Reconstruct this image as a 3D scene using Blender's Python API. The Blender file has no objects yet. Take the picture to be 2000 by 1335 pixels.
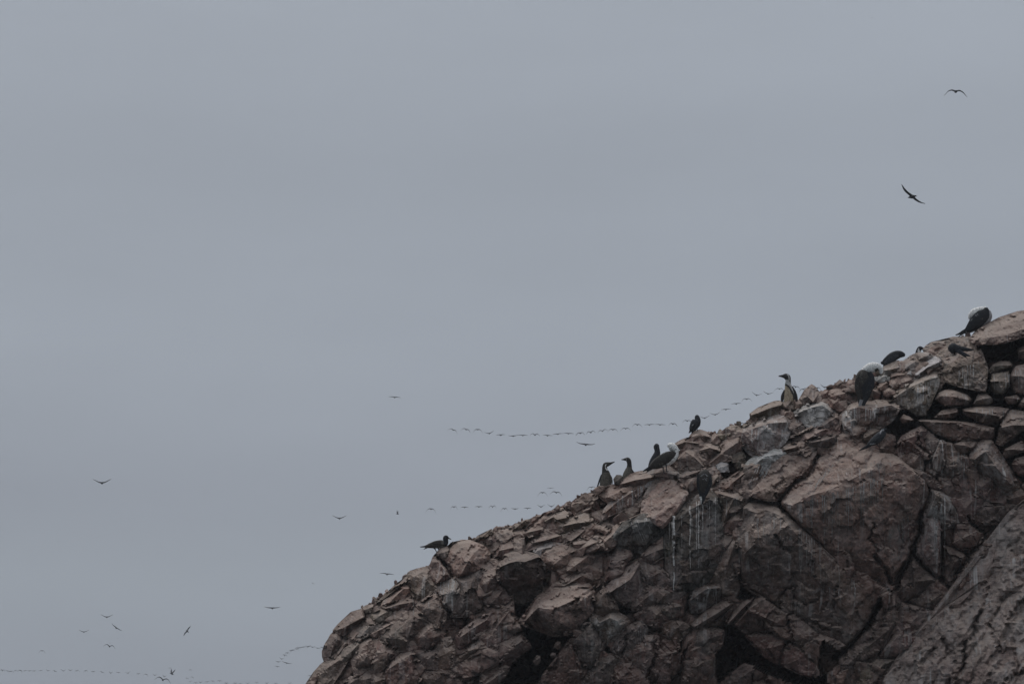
import bpy, bmesh, math, random
import numpy as np
from mathutils import Vector, Matrix
from mathutils.geometry import delaunay_2d_cdt

random.seed(7)
RNG = np.random.default_rng(11)
S = bpy.context.scene
C = S.collection
R = math.radians

# ------------------------------------------------------------------ camera
PITCH = R(10.0)
CAM = np.array([0.0, 0.0, 2.6])
FWD = np.array([0.0, math.cos(PITCH), math.sin(PITCH)])
UPV = np.array([0.0, -math.sin(PITCH), math.cos(PITCH)])
RIGHT = np.array([1.0, 0.0, 0.0])
K = 1.0 / 6000.0          # picture units (2000 wide) -> tangent
DIST = 60.0               # metres to the crest of the islet

cam_data = bpy.data.cameras.new('camera')
cam_data.sensor_width = 36.0
cam_data.lens = 108.0
cam_data.clip_start = 0.5
cam_data.clip_end = 20000.0
cam = bpy.data.objects.new('camera', cam_data)
cam.location = CAM
cam.rotation_euler = (math.pi / 2 + PITCH, 0, 0)
C.objects.link(cam)
S.camera = cam

# ------------------------------------------------------------------ sky and sun (overcast)
SUN_EL, SUN_AZ = R(62), R(-35)       # azimuth from +Y (view direction), negative = left
world = bpy.data.worlds.new('World')
S.world = world
world.use_nodes = True
wn, wl = world.node_tree.nodes, world.node_tree.links
wn.clear()
w_out = wn.new('ShaderNodeOutputWorld')
bg = wn.new('ShaderNodeBackground'); bg.inputs['Strength'].default_value = 0.1
sky = wn.new('ShaderNodeTexSky'); sky.sky_type = 'NISHITA'; sky.sun_disc = False
sky.sun_elevation = SUN_EL; sky.sun_rotation = SUN_AZ
sky.air_density = 1.0; sky.dust_density = 4.0
tc = wn.new('ShaderNodeTexCoord')
sep = wn.new('ShaderNodeSeparateXYZ'); wl.new(tc.outputs['Generated'], sep.inputs[0])
ramp = wn.new('ShaderNodeValToRGB')      # cloud deck brightness by elevation (sin)
cr = ramp.color_ramp
cr.elements[0].position = 0.0; cr.elements[0].color = (0.235, 0.257, 0.305, 1)
cr.elements[1].position = 1.0; cr.elements[1].color = (0.80, 0.83, 0.87, 1)
for pos, c in ((0.064, (0.264, 0.290, 0.336)), (0.098, (0.292, 0.325, 0.368)), (0.125, (0.291, 0.318, 0.367)), (0.17, (0.322, 0.354, 0.402)), (0.29, (0.352, 0.385, 0.434)), (0.5, (0.50, 0.53, 0.585))):
    e = cr.elements.new(pos); e.color = (*c, 1)
wl.new(sep.outputs['Z'], ramp.inputs[0])
mp = wn.new('ShaderNodeMapping'); mp.inputs['Scale'].default_value = (4.0, 4.0, 15.0)
mp.inputs['Rotation'].default_value = (0, R(8), 0)
wl.new(tc.outputs['Generated'], mp.inputs[0])
cn = wn.new('ShaderNodeTexNoise'); cn.inputs['Scale'].default_value = 1.0; cn.inputs['Detail'].default_value = 6.0
cn.inputs['Roughness'].default_value = 0.45
wl.new(mp.outputs[0], cn.inputs['Vector'])
cmap = wn.new('ShaderNodeMapRange'); cmap.inputs['From Min'].default_value = 0.3; cmap.inputs['From Max'].default_value = 0.7
cmap.inputs['To Min'].default_value = 9.1; cmap.inputs['To Max'].default_value = 10.8      # x10: undoes the 0.1 strength
wl.new(cn.outputs[0], cmap.inputs[0])
cl = wn.new('ShaderNodeVectorMath'); cl.operation = 'SCALE'
wl.new(ramp.outputs[0], cl.inputs[0]); wl.new(cmap.outputs[0], cl.inputs['Scale'])
mixs = wn.new('ShaderNodeMix'); mixs.data_type = 'RGBA'; mixs.inputs[0].default_value = 0.96
wl.new(sky.outputs[0], mixs.inputs[6]); wl.new(cl.outputs[0], mixs.inputs[7])
wl.new(mixs.outputs[2], bg.inputs['Color'])
wl.new(bg.outputs[0], w_out.inputs[0])

sun_d = bpy.data.lights.new('sun', 'SUN')
sun_d.energy = 1.3; sun_d.angle = R(40); sun_d.color = (1.0, 0.965, 0.92)
sun = bpy.data.objects.new('sun', sun_d)
sdir = Vector((math.sin(SUN_AZ) * math.cos(SUN_EL), math.cos(SUN_AZ) * math.cos(SUN_EL), math.sin(SUN_EL)))
sun.rotation_euler = sdir.to_track_quat('Z', 'Y').to_euler()
sun.location = (-40, 40, 80)
C.objects.link(sun)

S.view_settings.view_transform = 'Standard'
S.view_settings.look = 'None'
S.view_settings.exposure = 0.0
S.view_settings.gamma = 1.0
S.view_settings.use_curve_mapping = False

# ------------------------------------------------------------------ numeric helpers
_perm = RNG.permutation(256); _perm = np.concatenate([_perm, _perm, _perm])
_grad = RNG.normal(size=(256, 3)); _grad /= np.linalg.norm(_grad, axis=1)[:, None]


def perlin(p):
    pi = np.floor(p).astype(np.int64); pf = p - pi
    pi &= 255
    u = pf * pf * pf * (pf * (pf * 6 - 15) + 10)
    out = 0
    for dx in (0, 1):
        wx = u[:, 0] if dx else 1 - u[:, 0]
        for dy in (0, 1):
            wy = u[:, 1] if dy else 1 - u[:, 1]
            for dz in (0, 1):
                wz = u[:, 2] if dz else 1 - u[:, 2]
                h = _perm[_perm[_perm[pi[:, 0] + dx] + pi[:, 1] + dy] + pi[:, 2] + dz]
                g = _grad[h]
                d = g[:, 0] * (pf[:, 0] - dx) + g[:, 1] * (pf[:, 1] - dy) + g[:, 2] * (pf[:, 2] - dz)
                out = out + wx * wy * wz * d
    return out


def fbm(p, octs=4, gain=0.5, ridged=False):
    a, tot = 1.0, 0
    q = p.copy()
    for i in range(octs):
        n = perlin(q)
        if ridged: n = 0.5 - np.abs(n) * 1.6
        tot = tot + a * n
        a *= gain; q = q * 2.03 + 17.3
    return tot


def cells(p):
    """nearest jittered cell: random triple of the cell, offset from its seed, distance to the border"""
    pi = np.floor(p).astype(np.int64)
    n = len(p)
    f1 = np.full(n, 9e9); f2 = np.full(n, 9e9)
    rid = np.zeros((n, 3)); off = np.zeros((n, 3))
    for dx in (-1, 0, 1):
        for dy in (-1, 0, 1):
            for dz in (-1, 0, 1):
                c = pi + (dx, dy, dz)
                m = c & 255
                h = _perm[_perm[_perm[m[:, 0]] + m[:, 1]] + m[:, 2]]
                j = _grad[h] * 0.45 + 0.5
                d = p - (c + j)
                l = np.einsum('ij,ij->i', d, d)
                near = l < f1
                f2 = np.where(near, f1, np.minimum(f2, l))
                f1 = np.where(near, l, f1)
                rid[near] = _grad[(h[near] * 7 + 13) & 255]
                off[near] = d[near]
    return rid, off, np.sqrt(f2) - np.sqrt(f1)


def W(px, py, d):
    """picture position (2000 x 1335 units) and relief d (metres towards the viewer from 60 m) -> world"""
    D = (DIST - np.asarray(d, float))[..., None]
    px = np.asarray(px, float)[..., None]; py = np.asarray(py, float)[..., None]
    return CAM + D * (FWD + RIGHT * (px - 1000) * K + UPV * (667.5 - py) * K)


def inside(poly, x, y):
    poly = np.asarray(poly)[:, :2]
    r = np.zeros(len(x), bool)
    j = len(poly) - 1
    for i in range(len(poly)):
        xi, yi = poly[i]; xj, yj = poly[j]
        if yi != yj:
            r ^= ((yi > y) != (yj > y)) & (x < (xj - xi) * (y - yi) / (yj - yi) + xi)
        j = i
    return r


ZO = {'0': (0, 0, 1.0), '1': (1650, 580, 5.563), '2': (1300, 700, 5.556), '3': (1100, 820, 5.556), '4': (800, 960, 5.556),
      '5': (580, 1080, 5.234), '6': (1640, 780, 5.556), '7': (1640, 1000, 3.986), '8': (1300, 900, 5.556),
      '9': (1300, 1100, 5.556), 'T': (940, 1000, 3.984),
      'A': (1860, 590, 16.69), 'B': (1660, 660, 8.9), 'C': (1150, 850, 10.526), 'F': (810, 1030, 22.2),
      'G': (1660, 820, 19.07), 'H': (1840, 650, 19.07)}


def zp(z, pts):
    ox, oy, s = ZO[z]
    a = np.array(pts, float)
    a[:, 0] = ox + a[:, 0] / s
    a[:, 1] = oy + a[:, 1] / s
    return a


# ------------------------------------------------------------------ materials
def nodes_of(name):
    m = bpy.data.materials.new(name); m.use_nodes = True
    return m, m.node_tree.nodes, m.node_tree.links


def N(ns, t, **kw):
    n = ns.new(t)
    for k, v in kw.items(): setattr(n, k, v)
    return n


def rock_material(name='sea_cliff_rock', bed=(-42, (5.0, 4.0, 16.0), 0.66, 1.34), bump=0.05):
    m, ns, ls = nodes_of(name)
    b = ns['Principled BSDF']
    b.inputs['Roughness'].default_value = 0.92
    b.inputs['Specular IOR Level'].default_value = 0.18
    at = N(ns, 'ShaderNodeAttribute', attribute_name='tint')
    gu = N(ns, 'ShaderNodeAttribute', attribute_name='guano')
    geo = N(ns, 'ShaderNodeNewGeometry')

    def noise(scale, detail=4, rough=0.55, vec=None, dist=0.0):
        n = N(ns, 'ShaderNodeTexNoise')
        n.inputs['Scale'].default_value = scale; n.inputs['Detail'].default_value = detail
        n.inputs['Roughness'].default_value = rough; n.inputs['Distortion'].default_value = dist
        ls.new(vec if vec else geo.outputs['Position'], n.inputs['Vector'])
        return n

    def mapped(scale, rot=(0, 0, 0)):
        mm = N(ns, 'ShaderNodeMapping'); mm.inputs['Scale'].default_value = scale; mm.inputs['Rotation'].default_value = rot
        ls.new(geo.outputs['Position'], mm.inputs[0])
        return mm.outputs[0]

    def mrange(src, a, c, lo=0.0, hi=1.0):
        r = N(ns, 'ShaderNodeMapRange'); r.inputs[1].default_value = a; r.inputs[2].default_value = c
        r.inputs[3].default_value = lo; r.inputs[4].default_value = hi
        ls.new(src, r.inputs[0]); return r.outputs[0]

    def math_(op, a, c):
        n = N(ns, 'ShaderNodeMath', operation=op)
        for i, v in enumerate((a, c)):
            if isinstance(v, (int, float)): n.inputs[i].default_value = v
            else: ls.new(v, n.inputs[i])
        return n.outputs[0]

    def mix(fac, a, c, blend='MIX'):
        n = N(ns, 'ShaderNodeMix', data_type='RGBA', blend_type=blend)
        if isinstance(fac, (int, float)): n.inputs[0].default_value = fac
        else: ls.new(fac, n.inputs[0])
        for i, v in ((6, a), (7, c)):
            if isinstance(v, tuple): n.inputs[i].default_value = (*v, 1)
            else: ls.new(v, n.inputs[i])
        return n.outputs[2]

    # mineral patches: ochre, rust and olive film
    col = at.outputs['Color']
    p1 = mrange(noise(0.9, 5, 0.6, dist=0.4).outputs[0], 0.42, 0.66)
    col = mix(math_('MULTIPLY', p1, 0.6), col, (0.105, 0.055, 0.046))
    p2 = mrange(noise(1.7, 5, 0.65, dist=0.6).outputs[0], 0.5, 0.72)
    col = mix(math_('MULTIPLY', p2, 0.45), col, (0.115, 0.104, 0.078))
    # grain
    g1 = mrange(noise(7, 8, 0.78).outputs[0], 0.32, 0.68, 0.38, 1.6)
    g1c = N(ns, 'ShaderNodeCombineColor')
    for i in range(3): ls.new(g1, g1c.inputs[i])
    col = mix(1.0, col, g1c.outputs[0], 'MULTIPLY')
    # bedding streaks across the rock
    bd = noise(1.0, 5, 0.7, mapped(bed[1], (0, R(bed[0]), 0)))
    bdv = mrange(bd.outputs[0], 0.3, 0.7, bed[2], bed[3])
    bdc = N(ns, 'ShaderNodeCombineColor')
    for i in range(3): ls.new(bdv, bdc.inputs[i])
    col = mix(1.0, col, bdc.outputs[0], 'MULTIPLY')
    # pale weathering specks
    sp = mrange(noise(26, 3, 0.6).outputs[0], 0.6, 0.72)
    col = mix(math_('MULTIPLY', sp, 0.35), col, (0.36, 0.33, 0.30))
    # dark lichen blots
    lb = mrange(noise(11, 6, 0.7, dist=0.4).outputs[0], 0.57, 0.68)
    lm = mrange(noise(1.3, 3, 0.6).outputs[0], 0.45, 0.6)
    col = mix(math_('MULTIPLY', math_('MULTIPLY', lb, lm), 0.6), col, (0.055, 0.052, 0.045))
    # guano: clusters of drips that run down the stone, soft stains, and crusts
    dr = mrange(noise(1.0, 2, 0.55, mapped((11, 1.6, 0.20))).outputs[0], 0.59, 0.655)
    drm = mrange(noise(1.5, 3, 0.6).outputs[0], 0.46, 0.62)
    fine = mrange(noise(1.0, 3, 0.6, mapped((34, 4, 0.5))).outputs[0], 0.55, 0.72, 0, 0.5)
    d2 = math_('MULTIPLY', math_('MAXIMUM', dr, fine), drm)
    soft = mrange(noise(1.0, 5, 0.7, mapped((3.2, 3.0, 0.8)), 0.6).outputs[0], 0.46, 0.75, 0, 0.65)
    spl = mrange(noise(4.2, 7, 0.75, dist=0.8).outputs[0], 0.53, 0.70)
    big = mrange(noise(0.7, 3, 0.6).outputs[0], 0.40, 0.62)
    crust = math_('MULTIPLY', math_('MULTIPLY', spl, 0.9), big)
    g = math_('MULTIPLY', math_('MAXIMUM', math_('MAXIMUM', d2, soft), crust), gu.outputs['Fac'])
    col = mix(math_('MINIMUM', math_('MULTIPLY', g, 0.9), 0.85), col, (0.58, 0.57, 0.56))
    # droppings and salt dust on what faces up; also paints tops lit against fronts
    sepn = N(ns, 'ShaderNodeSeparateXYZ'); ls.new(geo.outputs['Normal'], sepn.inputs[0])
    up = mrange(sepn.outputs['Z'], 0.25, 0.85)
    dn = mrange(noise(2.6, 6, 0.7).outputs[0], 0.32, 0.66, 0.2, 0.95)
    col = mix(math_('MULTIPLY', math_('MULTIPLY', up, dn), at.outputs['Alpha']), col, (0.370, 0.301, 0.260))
    ls.new(col, b.inputs['Base Color'])
    # relief finer than the mesh
    bh = noise(9, 8, 0.68); bh2 = noise(40, 5, 0.65)
    hsum = math_('ADD', bh.outputs[0], math_('MULTIPLY', bh2.outputs[0], 0.3))
    hsum = math_('ADD', hsum, math_('MULTIPLY', bd.outputs[0], 0.5))
    bp = N(ns, 'ShaderNodeBump'); bp.inputs['Strength'].default_value = 0.6; bp.inputs['Distance'].default_value = bump
    ls.new(hsum, bp.inputs['Height'])
    ls.new(bp.outputs[0], b.inputs['Normal'])
    return m


def feather_material():
    m, ns, ls = nodes_of('plumage')
    b = ns['Principled BSDF']; b.inputs['Roughness'].default_value = 0.75
    b.inputs['Specular IOR Level'].default_value = 0.25
    at = N(ns, 'ShaderNodeAttribute', attribute_name='tint')
    t = N(ns, 'ShaderNodeTexCoord')
    n = N(ns, 'ShaderNodeTexNoise'); n.inputs['Scale'].default_value = 40; n.inputs['Detail'].default_value = 4
    ls.new(t.outputs['Object'], n.inputs['Vector'])
    r = N(ns, 'ShaderNodeMapRange'); r.inputs[1].default_value = 0.3; r.inputs[2].default_value = 0.7
    r.inputs[3].default_value = 0.55; r.inputs[4].default_value = 1.5
    ls.new(n.outputs[0], r.inputs[0])
    v = N(ns, 'ShaderNodeVectorMath', operation='SCALE')
    ls.new(at.outputs['Color'], v.inputs[0]); ls.new(r.outputs[0], v.inputs['Scale'])
    ls.new(v.outputs[0], b.inputs['Base Color'])
    bp = N(ns, 'ShaderNodeBump'); bp.inputs['Strength'].default_value = 0.4; bp.inputs['Distance'].default_value = 0.01
    ls.new(n.outputs[0], bp.inputs['Height']); ls.new(bp.outputs[0], b.inputs['Normal'])
    return m


def sea_material():
    m, ns, ls = nodes_of('sea_water')
    b = ns['Principled BSDF']; b.inputs['Base Color'].default_value = (0.018, 0.032, 0.038, 1)
    b.inputs['Roughness'].default_value = 0.18
    t = N(ns, 'ShaderNodeNewGeometry')
    n = N(ns, 'ShaderNodeTexNoise'); n.inputs['Scale'].default_value = 0.35; n.inputs['Detail'].default_value = 6
    ls.new(t.outputs['Position'], n.inputs['Vector'])
    bp = N(ns, 'ShaderNodeBump'); bp.inputs['Strength'].default_value = 0.9; bp.inputs['Distance'].default_value = 0.8
    ls.new(n.outputs[0], bp.inputs['Height']); ls.new(bp.outputs[0], b.inputs['Normal'])
    return m


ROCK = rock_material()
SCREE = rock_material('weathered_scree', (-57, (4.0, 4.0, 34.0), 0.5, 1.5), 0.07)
FEATHER = feather_material()
SEA = sea_material()

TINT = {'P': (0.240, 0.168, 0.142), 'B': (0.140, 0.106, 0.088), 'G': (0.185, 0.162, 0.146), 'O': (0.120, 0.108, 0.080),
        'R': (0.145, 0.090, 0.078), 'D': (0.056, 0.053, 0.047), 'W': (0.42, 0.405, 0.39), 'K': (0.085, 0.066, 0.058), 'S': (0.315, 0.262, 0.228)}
TINT = {k: tuple(c * f for c, f in zip(v, (0.93, 0.865, 0.85))) if k not in 'WS' else v for k, v in TINT.items()}


# ------------------------------------------------------------------ mesh helpers
def mesh_obj(name, verts, faces, mat, tint=None, guano=None, parent=None, origin=None, smooth=False):
    verts = np.asarray(verts, float)
    if origin is None: origin = np.zeros(3)
    me = bpy.data.meshes.new(name)
    me.from_pydata((verts - origin).tolist(), [], [list(f) for f in faces])
    if tint is not None:
        t = np.ones((len(verts), 4)); t[:, :len(np.atleast_2d(tint)[0])] = tint
        a = me.attributes.new('tint', 'FLOAT_COLOR', 'POINT'); a.data.foreach_set('color', t.ravel().astype(np.float32))
    if guano is not None:
        g = np.broadcast_to(np.asarray(guano, float), (len(verts),)).astype(np.float32)
        a = me.attributes.new('guano', 'FLOAT', 'POINT'); a.data.foreach_set('value', np.ascontiguousarray(g))
    me.materials.append(mat)
    if smooth: me.shade_smooth()
    me.update()
    o = bpy.data.objects.new(name, me)
    C.objects.link(o)
    if parent is not None:
        o.parent = parent
        o.location = Vector(origin) - parent.location
    else:
        o.location = origin
    return o


def tag(o, label=None, cat=None, group=None, kind=None):
    if label: o['label'] = label
    if cat: o['category'] = cat
    if group: o['group'] = group
    if kind: o['kind'] = kind
    return o


def empty(name, loc, label, cat, group=None):
    o = bpy.data.objects.new(name, None); o.location = loc; o.empty_display_size = 0.2
    C.objects.link(o)
    return tag(o, label, cat, group)


# ------------------------------------------------------------------ the sea
sea_v = [(-9000, -3000, 0), (9000, -3000, 0), (9000, 12000, 0), (-9000, 12000, 0)]
sea = mesh_obj('sea', sea_v, [(0, 1, 2, 3)], SEA)
tag(sea, kind='structure')

# ------------------------------------------------------------------ the islet: base relief
SKY = np.array([(300, 2150), (330, 1850), (420, 1600), (520, 1430), (598, 1335), (615, 1318), (640, 1295), (634, 1268), (643, 1240), (658, 1228), (672, 1210),
                (700, 1192), (712, 1183), (735, 1170), (752, 1155), (775, 1138), (800, 1122), (838, 1105), (845, 1088), (862, 1068), (890, 1056),
                (915, 1053), (930, 1050), (960, 1036), (1000, 1024), (1030, 1013), (1060, 1002), (1090, 990), (1130, 972), (1150, 962),
                (1170, 952), (1210, 945), (1240, 928), (1270, 920), (1310, 905), (1330, 880), (1350, 850), (1370, 842), (1400, 845), (1430, 832),
                (1450, 828), (1470, 815), (1500, 800), (1530, 785), (1560, 780), (1585, 755), (1600, 770), (1635, 748), (1660, 742), (1690, 735), (1730, 715),
                (1765, 702), (1800, 690), (1830, 672), (1870, 660), (1900, 657), (1930, 638), (1950, 630), (1970, 618), (2000, 611), (2100, 575),
                (2300, 500), (2600, 430), (2800, 520), (3000, 950), (3100, 2150)], float)


def ysky(x): return np.interp(x, SKY[:, 0], SKY[:, 1])


SKYS = np.array([(x, np.mean(ysky(np.linspace(x - 70, x + 70, 15)))) for x in range(300, 3101, 20)])


def base_d(x, y):
    """mean relief of the islet, metres towards the viewer"""
    x = np.asarray(x, float); y = np.asarray(y, float)
    s = (y - np.interp(x, SKYS[:, 0], SKYS[:, 1])) * 0.01
    s = np.maximum(s, -0.35)
    d = np.where(s < 1.0, 1.05 * s, 1.05 + np.where(s < 2.4, 0.5 * (s - 1.0), 0.70 + np.where(s < 5.2, 0.02 * (s - 2.4), 0.056 + 0.16 * (s - 5.2))))
    return d


CAVITIES = [  # recesses between the blocks: zoom, metres deep, outline
    ('1', 1.3, '1440,500 1700,480 1900,420 2000,400 2000,560 1880,640 1860,700 1720,690 1600,700 1520,720'),
    ('1', 0.9, '940,1140 1010,1040 1130,900 1520,1000 1720,1060 2000,1080 2000,1335 940,1335 880,1300'),
    ('1', 0.7, '1510,720 1600,700 1880,660 2000,720 2000,1100 1600,1080 1510,980'),
    ('6', 1.0, '470,300 640,110 880,140 1010,60 1400,20 2010,20 2010,900 1930,850 1700,600 1640,440 1240,620 1080,440 1000,350 900,290 700,400 620,560 590,560 600,400 500,340'),
    ('T', 2.2, '310,860 420,890 560,940 720,910 680,1000 560,1170 420,1330 200,1400 150,1330 240,1180 380,1060'),
    ('4', 0.8, '1240,660 1400,560 1520,530 1660,540 1640,575 1500,560 1380,620 1300,680'),
    ('9', 1.6, '630,670 720,660 830,745 1000,930 1120,1050 1400,1180 1640,1240 1740,1200 1760,1333 1500,1333 1100,1190 860,1070 700,1180 560,1310 540,1000 630,880'),
    ('9', 0.8, '780,240 830,230 900,270 1050,340 1240,450 1240,480 1050,370 960,360 800,400 760,350'),
    ('7', 0.9, '280,330 430,520 460,560 560,320 620,160 600,120 500,300 400,460 330,380'),
    ('7', 1.0, '300,690 340,700 240,860 130,980 40,1080 -40,1160 -60,1120 60,1040 150,930 230,820'),
    ('9', 0.8, '1700,840 1900,960 1960,950 1920,1050 1700,1240 1650,1100'),
    ('8', 1.0, '0,1000 40,1040 100,1080 30,1140 0,1150'),
    ('T', 1.0, '960,560 1010,640 1160,780 1120,800 1050,740 970,600'),
    ('T', 0.8, '890,900 960,1020 1010,1080 990,1100 930,1040 880,930'),
    ('T', 1.2, '280,620 470,560 520,520 380,700 300,840 260,800'),
    ('4', 1.0, '480,930 620,910 760,830 800,840 640,940 520,960'),
    ('3', 0.7, '1800,480 1840,390 1960,560 1900,700 1700,600'),
    ('2', 0.6, '840,960 1000,1060 1220,960 1300,1020 1100,1020 980,1090 860,1160'),
]


def P(txt, z, h=None):
    out = []
    for t in txt.split():
        hh = h
        if ':' in t: t, a = t.split(':'); hh = float(a) / 100.0
        x, y = t.split(',')
        out.append((float(x), float(y)) if h is None and hh is None else (float(x), float(y), hh if hh is not None else np.nan))
    return zp(z, out)


CRACKS = [  # joints that cross the faces: zoom, depth m, half width in picture units, line
    ('7', 0.22, 3.2, '1090,760 1062,850 1035,955 985,1010 975,1100 955,1200 900,1340'),
    ('7', 0.14, 2.6, '795,985 830,1070 845,1115 900,1090'), ('7', 0.16, 2.8, '1225,540 1150,640 1105,735'),
    ('7', 0.16, 5.0, '720,1060 680,1130 640,1180'), ('7', 0.14, 2.4, '1290,1330 1350,1270 1435,1240'),
    ('7', 0.10, 2.4, '1240,420 1330,470 1435,450'), ('7', 0.12, 2.6, '1150,870 1230,1000 1250,1120'),
    ('7', 0.20, 2.6, '985,40 1110,160 1140,210 1010,340 910,460 905,560'), ('7', 0.3, 4.5, '310,690 240,860 130,980 40,1080 -30,1140'),
    ('7', 0.22, 3.0, '560,330 690,450 800,525 900,650'), ('7', 0.35, 4.5, '640,0 620,170 560,320 470,500 430,600'),
    ('7', 0.28, 4.0, '280,340 350,450 430,560'), ('7', 0.12, 2.2, '260,80 248,200 290,320'),
    ('8', 0.16, 2.4, '1165,815 1250,890 1350,975'), ('9', 0.14, 2.4, '1230,490 1260,330 1310,270 1430,260 1400,400 1480,425 1650,415'),
    ('9', 0.14, 2.4, '1830,260 1845,420 1800,560'), ('9', 0.12, 2.4, '1360,540 1500,600 1700,700 1820,700'),
    ('9', 0.14, 2.6, '1320,740 1340,560'), ('8', 0.2, 3.0, '1195,360 1220,440 1280,520'), ('8', 0.12, 2.4, '1280,180 1190,290 1150,300'),
    ('8', 0.25, 4.0, '1660,-30 1600,80 1480,190 1380,250 1250,390'), ('6', 0.16, 2.6, '830,350 860,500 1000,640 1050,860'),
    ('T', 0.16, 2.6, '700,700 760,690 860,600'), ('T', 0.14, 2.4, '1120,990 1100,1110'), ('T', 0.16, 3.0, '1360,980 1340,1130 1300,1300'),
    ('T', 0.12, 2.4, '840,10 900,110 950,240 1000,300'), ('4', 0.2, 3.0, '300,690 380,790 470,920'), ('5', 0.14, 2.4, '1150,340 1200,420 1215,480'),
    ('5', 0.14, 2.4, '1420,400 1520,560 1560,640'), ('3', 0.12, 2.4, '1200,610 1290,720 1345,790'),
]


def crack_depth(x, y):
    tot = np.zeros(len(x))
    bx0, bx1, by0, by1 = x.min(), x.max(), y.min(), y.max()
    for z, dep, hw, t in CRACKS:
        L = P(t, z)
        if L[:, 0].max() < bx0 - 10 or L[:, 0].min() > bx1 + 10 or L[:, 1].max() < by0 - 10 or L[:, 1].min() > by1 + 10: continue
        wx = x + 3.0 * np.sin(y * 0.13 + x * 0.05) + 1.6 * np.sin(y * 0.37 + 2); wy = y + 2.6 * np.sin(x * 0.15 + 1) + 1.5 * np.sin(x * 0.41)
        dm = np.full(len(x), 9e9)
        for a, b in zip(L[:-1], L[1:]):
            v = b - a; l2 = v @ v
            u = np.clip(((wx - a[0]) * v[0] + (wy - a[1]) * v[1]) / l2, 0, 1)
            dm = np.minimum(dm, np.hypot(wx - a[0] - u * v[0], wy - a[1] - u * v[1]))
        tot = np.maximum(tot, dep * np.clip(1.4 - dm / hw, 0, 1))
    return tot


CAV = [(dep, P(t, z)) for z, dep, t in CAVITIES]


def build_cliff():
    xs = np.concatenate([np.arange(300, 580, 20), np.arange(580, 2020, 4.0), np.arange(2020, 3101, 24)])
    offs = np.concatenate([np.arange(0, 764, 4.0)])
    nx = len(xs)
    X, Yl, Dl = [], [], []
    for o in offs:
        X.append(xs); Yl.append(ysky(xs) + o)
    ylast = ysky(xs) + offs[-1]
    for f in (0.2, 0.5, 1.0):
        X.append(xs); Yl.append(np.maximum(ylast + (2250 - ylast) * f, ylast))
    X = np.array(X); Y = np.array(Yl)
    d = base_d(X, Y)
    x, y, d = X.ravel(), Y.ravel(), d.ravel()
    p = W(x, y, d)
    # fractured blocks of two sizes, then roughness
    q = p * np.array([1.25, 1.0, 1.25]) + fbm(p * 0.8, 2)[:, None] * 0.25
    rid, off, edge = cells(q)
    dd = rid[:, 0] * 0.13 + np.einsum('ij,ij->i', rid, off) * 0.34 - 0.13 * np.clip(1 - edge / 0.10, 0, 1)
    rid, off, edge = cells(p * 3.4 + fbm(p * 2.0, 2)[:, None] * 0.3)
    dd += rid[:, 1] * 0.045 + np.einsum('ij,ij->i', rid, off) * 0.11 - 0.05 * np.clip(1 - edge / 0.12, 0, 1)
    dd += 0.06 * fbm(p * 3.0, 4, 0.55) + 0.03 * fbm(p * 9.0, 3, 0.6, True)
    d = d + dd + 0.08 - crack_depth(x, y)
    for dep, poly in CAV:
        m = inside(poly, x, y)
        d[m] -= dep * (0.75 if dep < 1.5 else 1.0)
    near_sky = (y - ysky(x)) < 2
    p = W(x, y, d)
    lift = 0.05 * fbm(p * 5.0, 3)
    p[:, 2] += np.where((y - ysky(x)) < 40, lift, 0)
    rows = len(offs) + 3
    front = p.reshape(rows, nx, 3)
    ridge = front[0]
    back = []
    for b_, drop in ((42, 30), (26, 12), (14, 4.5), (6, 1.3), (2, 0.3), (0.6, 0.05)):
        r = ridge.copy(); r[:, 1] += b_; r[:, 2] = np.maximum(r[:, 2] - drop, -2.0)
        r[:, 2] += 0.25 * fbm(r * 0.7, 3) * min(1, b_ / 4)
        back.append(r)
    allp = np.concatenate([np.array(back), front])
    nr = len(allp)
    i = np.arange(nr - 1)[:, None] * nx + np.arange(nx - 1)[None, :]
    F = np.stack([i, i + nx, i + nx + 1, i + 1], -1).reshape(-1, 4)
    v = allp.reshape(-1, 3)
    n1 = fbm(v * 0.6, 3)[:, None]; n2 = fbm(v * 1.1 + 40, 3)[:, None]
    t = np.array(TINT['B']) + (np.array(TINT['P']) - np.array(TINT['B'])) * np.clip(0.45 + 1.6 * n1, 0, 1)
    t = t + (np.array(TINT['R']) - t) * np.clip(1.5 * n2, 0, 1) * 0.7
    return mesh_obj('cliff', v, F, ROCK, t, 0.35)


cliff = build_cliff()
tag(cliff, kind='structure')

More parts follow.
